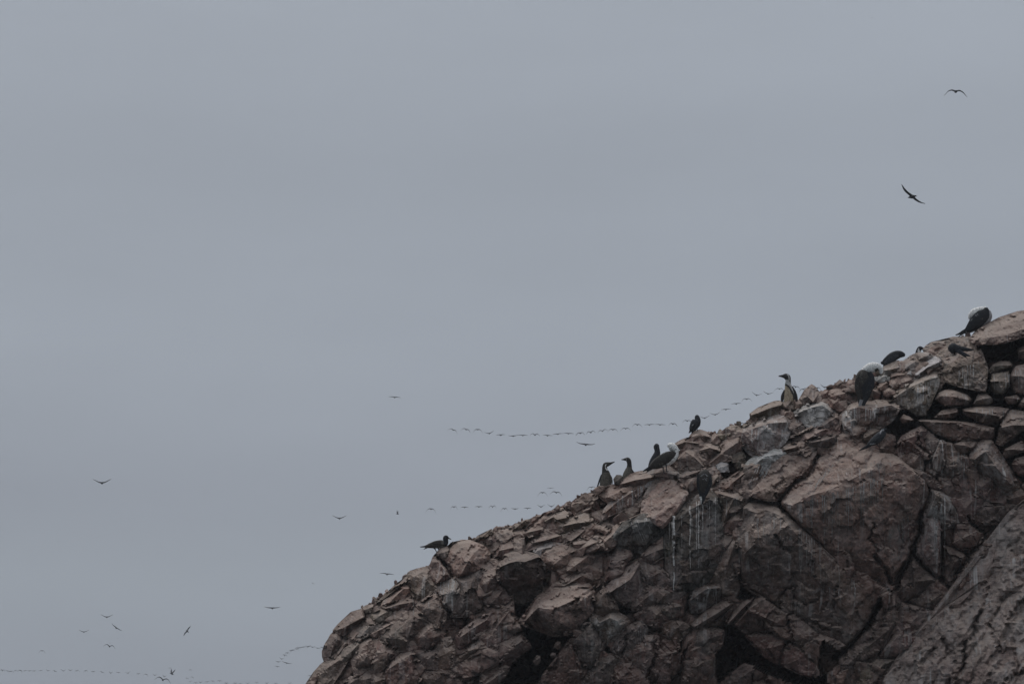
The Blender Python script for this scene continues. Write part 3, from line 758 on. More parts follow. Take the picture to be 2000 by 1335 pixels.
def lerp_heights(cv, ch, ctris, q):
    h = np.full(len(q), np.nan)
    for t in ctris:
        a, b, c = cv[t[0]], cv[t[1]], cv[t[2]]
        det = (b[0] - a[0]) * (c[1] - a[1]) - (c[0] - a[0]) * (b[1] - a[1])
        if abs(det) < 1e-9: continue
        l1 = ((q[:, 0] - a[0]) * (c[1] - a[1]) - (c[0] - a[0]) * (q[:, 1] - a[1])) / det
        l2 = ((b[0] - a[0]) * (q[:, 1] - a[1]) - (q[:, 0] - a[0]) * (b[1] - a[1])) / det
        l0 = 1 - l1 - l2
        m = (l0 > -1e-3) & (l1 > -1e-3) & (l2 > -1e-3)
        h[m] = (l0 * ch[t[0]] + l1 * ch[t[1]] + l2 * ch[t[2]])[m]
    bad = np.isnan(h)
    if bad.any():
        for i in np.where(bad)[0]:
            h[i] = ch[np.argmin(((cv - q[i]) ** 2).sum(1))]
    return h


def build_rock(line, idx, parent):
    head, out, *cr_ = [s.strip() for s in line.split('|')]
    tk = head.split()
    z, tint, gua = tk[0], tk[1][0], int(tk[1][1:]) / 9.0
    opt = dict(t.split('=') for t in tk[2:])
    e = float(opt.get('e', 18)) / 100; T = float(opt.get('T', 80)) / 100; rough = float(opt.get('r', 1))
    rnd = random.Random(idx * 31 + 5)
    o = P(out, z, e)
    # close the rock's joints with its neighbours a little, unevenly
    area2 = np.sum(o[:, 0] * np.roll(o[:, 1], -1) - np.roll(o[:, 0], -1) * o[:, 1])
    if area2 < 0: o = o[::-1].copy()
    area = abs(area2) / 2
    size = math.sqrt(area)
    cx, cy = o[:, 0].mean(), o[:, 1].mean()
    creases = []
    if cr_:
        for c in cr_[0].split(';'): creases.append(P(c.strip(), z, 0.3))
    else:
        # one ridge along the lie of the beds, a spur running down from it
        depth_s = (cy - float(ysky(np.array([cx]))[0])) * 0.01
        wallish = opt.get('n') == 'wall'
        bulge = min(0.42, 0.0045 * size + 0.05) * (0.9 if wallish else 0.85 - 0.4 * min(1.0, max(0.0, depth_s - 0.8) / 1.6))
        an = R(rnd.uniform(8, 52)) if opt.get('n') != 'wall' else R(rnd.uniform(-12, 12))
        ux, uy = math.cos(an), -math.sin(an)
        c0 = np.array([cx + rnd.uniform(-.06, .06) * size, cy - rnd.uniform(-.02, .12) * size])
        tt = []
        for sg in (-1, 1):
            L = 0.0
            while inside(o, np.array([c0[0] + sg * ux * (L + 1)]), np.array([c0[1] + sg * uy * (L + 1)]))[0] and L < 400: L += 1
            tt.append(L * rnd.uniform(0.72, 0.93))
        hb = e + bulge
        pl = (*(c0 - np.array([ux, uy]) * tt[0]), hb * rnd.uniform(.75, 1.0)); pr = (*(c0 + np.array([ux, uy]) * tt[1]), hb * rnd.uniform(.75, 1.05))
        cm = c0 + np.array([-uy, ux]) * rnd.uniform(-.06, .06) * size
        pm = (*cm, hb * rnd.uniform(1.0, 1.2))
        creases.append(np.array([pl, pm, pr]))
        L = 0.0
        dx, dy = rnd.uniform(-.5, .4), 1.0
        while inside(o, np.array([cm[0] + dx * (L + 1)]), np.array([cm[1] + dy * (L + 1)]))[0] and L < 400: L += 1
        if L > 6: creases.append(np.array([pm, (cm[0] + dx * L * .85, cm[1] + dy * L * .85, e + bulge * rnd.uniform(.5, .8))]))
        # the foot of the block is undercut
        low = o[:, 1] > cy + 0.15 * size
        o[low, 2] -= bulge * rnd.uniform(.0, .3)
    # coarse facets
    cv = [v[:2] for v in o]; chh = [v[2] for v in o]; ed = []
    keep_c = []
    for c in creases:
        st = None; ids = []
        for v in c:
            hit = [i for i in range(len(cv)) if abs(cv[i][0] - v[0]) + abs(cv[i][1] - v[1]) < 0.3]
            if hit: ids.append(hit[0])
            else: cv.append(v[:2]); chh.append(v[2]); ids.append(len(cv) - 1)
        ed += [(a, b) for a, b in zip(ids, ids[1:]) if a != b]
        keep_c.append(c)
    n = len(o)
    r = cdt(cv, ed, [list(range(n))], 1)
    rv = np.array([(v.x, v.y) for v in r[0]])
    cvv = np.array(cv); chh = np.array(chh)
    rh = np.array([chh[np.argmin(((cvv - v) ** 2).sum(1))] for v in rv])
    ctris = [t for t in r[2] if len(t) == 3]
    # fine mesh
    step = 3.2 if size < 60 else 3.8 if size < 150 else 4.4
    if parent == 'gravel': step = 5.5
    ol = seg_resample(o[:, :2], step, True)
    m = len(ol)
    nrm = np.roll(ol, -1, 0) - np.roll(ol, 1, 0)
    nrm = np.stack([nrm[:, 1], -nrm[:, 0]], 1); nrm /= np.linalg.norm(nrm, axis=1)[:, None] + 1e-9
    jit = fbm(np.concatenate([ol * 0.06, np.full((m, 1), idx * 3.7)], 1), 5, 0.7) * (3.4 if size > 30 else 1.3) * min(rough, 1.5)
    grow = -1.2 if opt.get('n') == 'wall' else -0.8 if opt.get('n') in ('plate', 'main', 'lower', 'gullrock', 'gullwedge', 'ember') else -0.9 if z == '7' else 0.2 if z == '9' else (4.2 if size > 40 else 2.6) if size > 22 else 0.6
    ol = ol + nrm * (jit[:, None] + grow)
    pts = [tuple(p) for p in ol]
    pe, cpts = [], []
    for c in keep_c:
        s = seg_resample(c[:, :2], step, False)
        k0 = len(pts) + len(cpts)
        cpts += [tuple(p) for p in s]
    # interior grid
    x0, y0 = ol.min(0); x1, y1 = ol.max(0)
    gx, gy = np.meshgrid(np.arange(x0, x1, step), np.arange(y0, y1, step * 0.87))
    gx = gx + (np.arange(gx.shape[0])[:, None] % 2) * step * 0.5
    g = np.stack([gx.ravel(), gy.ravel()], 1) + RNG.uniform(-.25, .25, (gx.size, 2)) * step
    g = g[inside(ol, g[:, 0], g[:, 1])]
    if len(g):
        dmin = np.full(len(g), 9e9)
        for a in np.array_split(ol, max(1, len(ol) // 200 + 1)):
            dmin = np.minimum(dmin, np.sqrt(((g[:, None, :] - a[None]) ** 2).sum(2)).min(1))
        g = g[dmin > step * 0.55]
    if cpts and len(g):
        ca = np.array(cpts)
        ca = ca[inside(ol, ca[:, 0], ca[:, 1])]
        if len(ca):
            dm = np.sqrt(((g[:, None, :] - ca[None]) ** 2).sum(2)).min(1)
            g = g[dm > step * 0.5]
            da = np.sqrt(((ca[:, None, :] - ol[None]) ** 2).sum(2)).min(1)
            ca = ca[da > step * 0.4]
        cpts = [tuple(p) for p in ca]
    pts += cpts + [tuple(p) for p in g]
    r = cdt(pts, [], [list(range(m))], 1)
    fv = np.array([(v.x, v.y) for v in r[0]])
    ftris = [list(t) for t in r[2]]
    # which output vertices are outline
    om = np.zeros(len(fv), int)
    orig = r[3]
    loop = [-1] * m
    for vi, ids in enumerate(orig):
        for i in ids:
            if i < m: loop[i] = vi
    loop = [l for l in loop if l >= 0]
    h = lerp_heights(rv, rh, ctris, fv)
    isb = np.zeros(len(fv), bool); isb[loop] = True
    db = np.full(len(fv), 9e9)
    for a in np.array_split(ol, len(ol) // 150 + 1):
        db = np.minimum(db, np.sqrt(((fv[:, None, :] - a[None]) ** 2).sum(2)).min(1))
    chm = min(4.0, 0.05 * size + 1.2)
    dch = np.clip(1 - db / chm, 0, 1)
    bd = base_d(fv[:, 0], fv[:, 1])
    p0 = W(fv[:, 0], fv[:, 1], bd + h)
    # weathering: chipped facets, pits, bedding
    sc = min(1.0, size / 70.0)
    rid, off, edge = cells(p0 * 2.6 + fbm(p0 * 1.6, 2)[:, None] * 0.35 + idx)
    wob = (np.einsum('ij,ij->i', rid, off) * 0.11 + rid[:, 0] * 0.02) * sc
    rid, off, edge2 = cells(p0 * 7.5 + fbm(p0 * 4, 2)[:, None] * 0.35)
    wob += (np.einsum('ij,ij->i', rid, off) * 0.035 + rid[:, 1] * 0.005) * min(1, sc + 0.2)
    ang = R(42)
    bed = np.stack([p0[:, 0] * math.cos(ang) + p0[:, 2] * math.sin(ang), p0[:, 1],
                    (-p0[:, 0] * math.sin(ang) + p0[:, 2] * math.cos(ang)) * 3.2], 1)
    wob += 0.030 * fbm(bed * 2.4, 3, 0.6) * sc * rough
    wob += 0.013 * fbm(p0 * 6.5, 4, 0.6) * rough - 0.008 * np.clip(fbm(p0 * 14 + 5, 2, 0.5, True), 0, 1) * rough
    if rough > 1.5:
        st = np.stack([(p0[:, 0] * math.cos(R(57)) + p0[:, 2] * math.sin(R(57))) * 0.5, p0[:, 1],
                       (-p0[:, 0] * math.sin(R(57)) + p0[:, 2] * math.cos(R(57))) * 2.6], 1)
        rid, off, ed3 = cells(st * np.array([1.1, 1.0, 0.9]) + fbm(p0 * .9, 3)[:, None] * 0.5 + 33)
        wob = wob * 0.9 + rid[:, 0] * 0.07 + np.einsum('ij,ij->i', rid, off) * 0.24 - 0.06 * np.clip(1 - ed3 / 0.05, 0, 1) + 0.055 * fbm(st * 1.1, 5, 0.6) + 0.035 * fbm(st * 5, 3, 0.65) + 0.022 * fbm(st * 13, 3, 0.65) - 0.09 * np.clip(0.06 - np.abs(fbm(st * 0.55 + 9, 4, 0.6)), 0, 1) / 0.06 * np.clip(fbm(p0 * .7, 2) * 3, 0, 1)
    d = bd + h - crack_depth(fv[:, 0], fv[:, 1]) + wob * (1 - 0.4 * dch) - 0.055 * dch ** 1.5 * min(1, size / 40)
    V = W(fv[:, 0], fv[:, 1], d)
    faces = ftris
    # orient towards the viewer
    a, b, c = V[faces[0][0]], V[faces[0][1]], V[faces[0][2]]
    if np.dot(np.cross(b - a, c - a), FWD) > 0: faces = [t[::-1] for t in faces]
    # sides and back
    lp = np.array(loop); nl = len(lp)
    rings = []
    base_n = len(V)
    for f, sh in ((0.35, 0.0), (1.0, 0.16)):
        q = fv[lp]
        q = q + (np.array([cx, cy]) - q) * sh
        dd = d[lp] - T * f + 0.04 * fbm(np.concatenate([q * 0.06, np.full((nl, 1), f * 9)], 1), 2)
        rings.append(W(q[:, 0], q[:, 1], dd))
    tip = W(np.array([cx]), np.array([cy]), np.array([d.mean() - T * 1.15]))
    V = np.concatenate([V] + rings + [tip])
    ra = np.concatenate([lp[None], base_n + np.arange(2 * nl).reshape(2, nl)])
    # winding of the outline as seen by the viewer
    sgn = np.sum(fv[lp, 0] * np.roll(fv[lp, 1], -1) - np.roll(fv[lp, 0], -1) * fv[lp, 1])
    for k in range(2):
        for i in range(nl):
            j = (i + 1) % nl
            f = [ra[k][i], ra[k][j], ra[k + 1][j], ra[k + 1][i]]
            faces.append(f[::-1] if sgn < 0 else f)
    last = len(V) - 1
    for i in range(nl):
        j = (i + 1) % nl
        f = [ra[2][i], ra[2][j], last]
        faces.append(f[::-1] if sgn < 0 else f)
    t = np.array(TINT[tint]) * rnd.uniform(0.93, 1.08)
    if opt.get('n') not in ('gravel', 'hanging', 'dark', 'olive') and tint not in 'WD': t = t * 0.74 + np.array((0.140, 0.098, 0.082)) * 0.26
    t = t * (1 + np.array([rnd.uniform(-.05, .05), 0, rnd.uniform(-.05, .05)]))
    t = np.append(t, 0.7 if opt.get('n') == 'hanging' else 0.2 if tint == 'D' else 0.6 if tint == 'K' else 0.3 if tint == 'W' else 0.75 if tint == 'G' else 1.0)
    name = {'wall': 'stone', 'gravel': 'slope'}.get(opt.get('n'), 'rock')
    org = W(np.array([cx]), np.array([cy]), np.array([d.mean() - T * 0.4]))[0]
    key = opt.get('n')
    if key in THINGS:
        nm, lab, cat = THINGS[key]
        ob = mesh_obj(nm, V, faces, ROCK, t, gua, None, org)
        tag(ob, lab, cat, 'loose boulders lying on the ridge')
    else:
        par = wall if key == 'wall' else cliff
        ob = mesh_obj(name if size > 16 else 'stone', V, faces, SCREE if key == 'gravel' else ROCK, t, gua, par, org)
    OUTLINES.append(ol)
    return ob


wall_loc = W(np.array([1900.]), np.array([860.]), np.array([0.5]))[0]
wall = empty('stone_wall', wall_loc, 'rough wall of stacked brown stones with dark gaps at the right edge', 'wall')
OUTLINES = []
for i, ln in enumerate([l for l in ROCKS.strip().splitlines() if l.strip()]):
    build_rock(ln, i, None)
gravel = build_rock(GRAVEL, 999, 'gravel')

# ------------------------------------------------------------------ rubble lying on the slope
def rubble_mesh(k):
    rnd = np.random.default_rng(100 + k)
    bm = bmesh.new()
    for _ in range(15):
        v = rnd.normal(size=3); v /= np.linalg.norm(v)
        v *= np.array([1.0, 0.85, 0.72]) * rnd.uniform(0.85, 1.05)
        bm.verts.new(v)
    r = bmesh.ops.convex_hull(bm, input=bm.verts[:])
    bmesh.ops.delete(bm, geom=list({g for g in r['geom_interior'] + r['geom_unused'] if isinstance(g, bmesh.types.BMVert)}), context='VERTS')
    bmesh.ops.bevel(bm, geom=bm.edges[:], offset=0.1, segments=1, affect='EDGES', clamp_overlap=True)
    me = bpy.data.meshes.new('stone'); bm.to_mesh(me); bm.free()
    key = 'PBGORPBR'[k % 8]
    t = np.ones((len(me.vertices), 4)); t[:, :3] = np.array(TINT[key])
    me.attributes.new('tint', 'FLOAT_COLOR', 'POINT').data.foreach_set('color', t.ravel().astype(np.float32))
    me.attributes.new('guano', 'FLOAT', 'POINT').data.foreach_set('value', np.full(len(me.vertices), 0.45, np.float32))
    me.materials.append(ROCK)
    return me


def scatter_rubble():
    meshes = [rubble_mesh(k) for k in range(12)]
    boxes = [((*o.min(0), *o.max(0)), o) for o in OUTLINES]
    made = 0
    tries = 0
    while made < 250 and tries < 20000:
        tries += 1
        x = RNG.uniform(640, 1998)
        s = RNG.exponential(55)
        if s > 420: continue
        y = ysky(x) + s - 1
        if y > 1335: continue
        if any(bx[0] < x < bx[2] and bx[1] < y < bx[3] and inside(o, np.array([x]), np.array([y]))[0] for bx, o in boxes): continue
        if any(inside(o, np.array([x]), np.array([y]))[0] for _, o in CAV): continue
        if s < 60 and (835 < x < 905 or 1165 < x < 1245 or 1520 < x < 1560): continue
        r = min(0.22, 0.035 + RNG.exponential(0.035))
        if s < 8: r = min(r, 0.09)
        d = float(base_d(np.array([x]), np.array([y]))[0])
        o = bpy.data.objects.new('stone', meshes[made % 12])
        C.objects.link(o); o.parent = cliff
        o.location = W(np.array([x]), np.array([y]), np.array([d + 0.02]))[0]
        o.scale = (r * RNG.uniform(.8, 1.4), r, r * RNG.uniform(.7, 1.1))
        o.rotation_euler = RNG.uniform(0, 6.28, 3)
        made += 1


scatter_rubble()


def crest_stones():
    meshes = [rubble_mesh(20 + k) for k in range(8)]
    for i in range(110):
        x = RNG.uniform(650, 1995)
        if 812 < x < 905 or 1165 < x < 1245 or 1345 < x < 1372 or 1515 < x < 1560 or x > 1680: continue
        r = RNG.uniform(0.02, 0.06)
        y = float(ysky(np.array([x]))[0]) + RNG.uniform(-3, 7)
        d = float(base_d(np.array([x]), np.array([y]))[0])
        o = bpy.data.objects.new('stone', meshes[i % 8])
        C.objects.link(o); o.parent = cliff
        o.location = W(np.array([x]), np.array([y]), np.array([d + RNG.uniform(-.05, .15)]))[0]
        o.scale = (r * RNG.uniform(.9, 1.7), r, r * RNG.uniform(.7, 1.1))
        o.rotation_euler = RNG.uniform(0, 6.28, 3)


crest_stones()

# ------------------------------------------------------------------ dried droppings that ran down the faces
from mathutils.bvhtree import BVHTree


def guano_runs():
    Vs, Fs, n = [], [], 0
    for o in C.objects:
        if o.type != 'MESH' or o.data.materials[0] not in (ROCK, SCREE) or len(o.data.vertices) < 120: continue
        me = o.data
        co = np.empty(len(me.vertices) * 3, np.float32); me.vertices.foreach_get('co', co)
        loc = o.location + (o.parent.location if o.parent else Vector())
        co = co.reshape(-1, 3) + np.array(loc)
        Vs.append(co); Fs += [[n + v for v in p.vertices] for p in me.polygons]; n += len(co)
    tree = BVHTree.FromPolygons(np.concatenate(Vs).tolist(), Fs)
    cam_v = Vector(CAM)

    def hit(x, y):
        t = Vector(W(np.array([x]), np.array([y]), np.array([0.0]))[0])
        p, nn, i, dd = tree.ray_cast(cam_v, (t - cam_v).normalized(), 200)
        return p

    zones = [  # x0, y0, x1, y1 of the upper ends; count; lengths; widths; slant; strength
        (1304, 1022, 1402, 968, 17, (25, 120), (0.5, 1.5), 0.0, 0.75), (1316, 1006, 1317, 1005, 1, (146, 147), (2.6, 2.7), 0.0, 1.0), (1345, 985, 1375, 975, 4, (90, 150), (1.0, 1.6), 0.0, 0.9),
        (1556, 985, 1725, 930, 46, (20, 130), (0.5, 1.3), 0.0, 0.5), (1545, 1012, 1606, 1066, 9, (25, 95), (0.6, 1.4), 0.0, 0.6), (1650, 1120, 1672, 1135, 4, (30, 70), (0.6, 1.3), 0.0, 0.6),
        (1790, 760, 1826, 735, 12, (20, 60), (0.6, 1.6), 0.0, 0.9), (1868, 728, 1916, 700, 9, (15, 45), (0.5, 1.2), 0.0, 0.7),
        (1464, 832, 1534, 820, 22, (12, 46), (0.6, 1.7), 0.0, 0.95), (1554, 806, 1618, 792, 18, (10, 34), (0.6, 1.8), 0.0, 0.9),
        (1646, 806, 1676, 800, 10, (18, 42), (0.7, 1.8), 0.0, 0.9), (1684, 800, 1744, 795, 6, (15, 50), (0.6, 1.5), 0.0, 0.7),
        (1230, 1020, 1262, 1012, 5, (35, 62), (0.6, 1.4), 0.36, 0.7), (858, 1136, 892, 1130, 9, (20, 60), (0.6, 1.6), 0.0, 0.8), (1212, 965, 1255, 950, 9, (12, 36), (0.6, 1.5), 0.05, 0.85),
        (1822, 990, 1846, 985, 12, (30, 140), (0.7, 2.4), 0.0, 0.85), (1350, 1160, 1402, 1144, 8, (15, 45), (0.6, 1.4), 0.0, 0.7),
        (1840, 770, 1990, 765, 9, (8, 24), (0.6, 1.3), 0.0, 0.8), (1940, 728, 1998, 722, 7, (20, 46), (0.6, 1.4), 0.0, 0.8), (1890, 800, 1990, 800, 9, (8, 26), (0.6, 1.2), 0.0, 0.7),
        (1240, 905, 1262, 915, 5, (10, 30), (0.6, 1.6), 0.0, 0.8), (1300, 905, 1330, 915, 4, (10, 26), (0.5, 1.2), 0.0, 0.7), (1470, 915, 1510, 900, 9, (14, 40), (0.7, 2.0), -0.45, 0.8),
        (1590, 945, 1650, 880, 14, (12, 40), (0.5, 1.2), -0.55, 0.55), (1690, 900, 1740, 905, 8, (20, 60), (0.5, 1.2), 0.05, 0.5), (1240, 1215, 1262, 1230, 4, (20, 60), (0.5, 1.3), 0.0, 0.6),
        (1870, 880, 1960, 930, 14, (15, 60), (0.5, 1.5), 0.0, 0.55), (1720, 1050, 1780, 1000, 14, (20, 80), (0.4, 1.2), 0.0, 0.5), (1450, 1010, 1530, 1010, 10, (15, 70), (0.5, 1.2), 0.0, 0.5), (1560, 1130, 1640, 1150, 8, (20, 60), (0.4, 1.1), 0.0, 0.4), (1170, 985, 1215, 975, 6, (10, 30), (0.5, 1.2), 0.1, 0.6), (1400, 985, 1440, 970, 7, (15, 50), (0.5, 1.2), 0.0, 0.6), (760, 1150, 900, 1200, 7, (15, 45), (0.4, 1.1), 0.0, 0.45),
    ]
    V, F, T = [], [], []
    for x0, y0, x1, y1, cnt, ln, wd, sl, st in zones:
        for k in range(cnt):
            t = RNG.random(); x = x0 + (x1 - x0) * t; y = y0 + (y1 - y0) * t + RNG.uniform(-3, 3)
            L = ln[0] + (ln[1] - ln[0]) * RNG.random() ** 1.6; w = wd[0] + (wd[1] - wd[0]) * RNG.random() ** 1.5
            shade = st * RNG.uniform(0.55, 1.0)
            wob = RNG.uniform(0, 100); prev = None
            ys = np.arange(0, L, 2.5)
            for j, yy in enumerate(ys):
                wv = math.sin(wob + yy * 0.09) * 0.5 + math.sin(wob * 2 + yy * 0.21) * 0.35
                xx = x + sl * yy + wv
                ww = w * (1 - 0.65 * yy / L) * (0.65 + 0.5 * abs(math.sin(wob * 3 + yy * 0.17)))
                gap = math.sin(wob * 5 + yy * 0.11) + math.sin(wob + yy * 0.31) < -1.15
                a, b = hit(xx - ww, y + yy), hit(xx + ww, y + yy)
                if a is None or b is None or gap or abs((a - b).length) > 0.12:
                    prev = None; continue
                off = Vector(FWD) * -0.006
                V += [tuple(a + off), tuple((a + b) / 2 + off * 2), tuple(b + off)]
                i = len(V) - 3
                c = np.array((0.52, 0.51, 0.50)) * shade + np.array((0.10, 0.08, 0.07)) * (1 - shade)
                e = c * 0.55 + np.array((0.10, 0.08, 0.07)) * 0.45
                T += [e, c, e]
                if prev is not None and (Vector(V[prev + 1]) - Vector(V[i + 1])).length < 0.14:
                    F += [(prev, prev + 1, i + 1, i), (prev + 1, prev + 2, i + 2, i + 1)]
                prev = i
    o = mesh_obj('guano_streaks', V, F, FEATHER, np.array(T), None, cliff, np.zeros(3))
    tag(o, kind='stuff')


guano_runs()

# ------------------------------------------------------------------ damp sea air
def haze_box():
    m = bpy.data.materials.new('sea_haze'); m.use_nodes = True
    ns, ls = m.node_tree.nodes, m.node_tree.links
    ns.clear()
    out = ns.new('ShaderNodeOutputMaterial'); v = ns.new('ShaderNodeVolumePrincipled')
    v.inputs['Color'].default_value = (0.86, 0.92, 1.0, 1); v.inputs['Density'].default_value = HAZE
    v.inputs['Anisotropy'].default_value = 0.2
    ls.new(v.outputs[0], out.inputs['Volume'])
    x0, x1, y0, y1, z0, z1 = -420, 420, -60, 1500, -3, 330
    V = [(x, y, z) for z in (z0, z1) for y in (y0, y1) for x in (x0, x1)]
    F = [(0, 2, 3, 1), (4, 5, 7, 6), (0, 1, 5, 4), (2, 6, 7, 3), (0, 4, 6, 2), (1, 3, 7, 5)]
    o = mesh_obj('haze', V, F, m)
    tag(o, kind='stuff')


HAZE = 0.0003
haze_box()

# ------------------------------------------------------------------ birds
BLACK = (0.022, 0.024, 0.028); SLATE = (0.034, 0.036, 0.042); BROWN = (0.045, 0.040, 0.036); WHITE = (0.72, 0.72, 0.70)
GREY = (0.10, 0.095, 0.085); CREAM = (0.36, 0.295, 0.215); CHALK = (0.42, 0.42, 0.41); INK = (0.034, 0.032, 0.032); SOOT = (0.040, 0.037, 0.033); PALE = (0.26, 0.26, 0.27); LEG = (0.05, 0.045, 0.05)
BEAK = (0.05, 0.05, 0.05); DOWN = (0.098, 0.090, 0.075)


def smooth_spine(sp, per=7):
    a = np.array(sp, float)
    n = len(a); out = []
    for i in range(n - 1):
        p0, p1, p2, p3 = a[max(i - 1, 0)], a[i], a[i + 1], a[min(i + 2, n - 1)]
        for t in np.linspace(0, 1, per, endpoint=False):
            out.append(0.5 * (2 * p1 + (p2 - p0) * t + (2 * p0 - 5 * p1 + 4 * p2 - p3) * t * t + (3 * p1 - p0 - 3 * p2 + p3) * t ** 3))
    out.append(a[-1])
    out = np.array(out); out[:, 2] = np.maximum(out[:, 2], 0.15)
    return out


def loft(name, parent, z, spine, d0, base, paint=(), df=0.85, fwd=0.0, seg=44, per=18):
    """limb or body as one tube of elliptical rings along a spine (zoom x, y, half width); d0 = relief of its axis"""
    s = ZO[z][2]
    a = np.array(spine, float)
    a = np.concatenate([zp(z, a[:, :2]), a[:, 2:3] / s], 1)
    sp = smooth_spine(a, per)
    tan = np.gradient(sp[:, :2], axis=0)
    tan /= np.linalg.norm(tan, axis=1)[:, None] + 1e-9
    # soften sudden turns of the rings
    for _ in range(3):
        tan[1:-1] = (tan[:-2] + 2 * tan[1:-1] + tan[2:]) / 4
        tan /= np.linalg.norm(tan, axis=1)[:, None] + 1e-9
    nor = np.stack([-tan[:, 1], tan[:, 0]], 1)
    th = np.linspace(0, 2 * np.pi, seg, endpoint=False)
    X = sp[:, None, 0] + nor[:, None, 0] * np.cos(th)[None] * sp[:, None, 2]
    Y = sp[:, None, 1] + nor[:, None, 1] * np.cos(th)[None] * sp[:, None, 2]
    Dm = d0 + fwd + np.sin(th)[None] * sp[:, None, 2] * 0.01 * df
    n = len(sp)
    V = W(X.ravel(), Y.ravel(), Dm.ravel())
    caps = W(sp[[0, -1], 0], sp[[0, -1], 1], np.full(2, d0 + fwd))
    V = np.concatenate([V, caps])
    F = []
    for i in range(n - 1):
        for j in range(seg):
            k = (j + 1) % seg
            F.append((i * seg + j, i * seg + k, (i + 1) * seg + k, (i + 1) * seg + j))
    for j in range(seg):
        k = (j + 1) % seg
        F.append((n * seg, k, j)); F.append((n * seg + 1, (n - 1) * seg + j, (n - 1) * seg + k))
    t = np.tile(np.array(base, float), (len(V), 1))
    vx = np.concatenate([X.ravel(), sp[[0, -1], 0]]); vy = np.concatenate([Y.ravel(), sp[[0, -1], 1]])
    for colr, poly in paint:
        pp = zp(z, poly)
        t[inside(pp, vx, vy)] = colr
    o = mesh_obj(name, V, F, FEATHER, t, None, parent, np.array(parent.location), True)
    bm = bmesh.new(); bm.from_mesh(o.data)
    bmesh.ops.recalc_face_normals(bm, faces=bm.faces[:]); bm.to_mesh(o.data); bm.free()
    return o


def perched(name, label, cat, z, foot, doff, group):
    f = zp(z, [foot])[0]
    d = float(base_d(np.array([f[0]]), np.array([f[1]]))[0]) + doff
    root = empty(name, W(np.array([f[0]]), np.array([f[1]]), np.array([d]))[0], label, cat, group)
    return root, d


def flecks(n, x0, x1, y0, y1, q, col):
    out = []
    for _ in range(n):
        x, y, k = RNG.uniform(x0, x1), RNG.uniform(y0, y1), q * RNG.uniform(0.6, 1.3)
        out.append((col, [(x - k * .7, y), (x, y - k), (x + k * .7, y + k * .3), (x - k * .2, y + k)]))
    return out


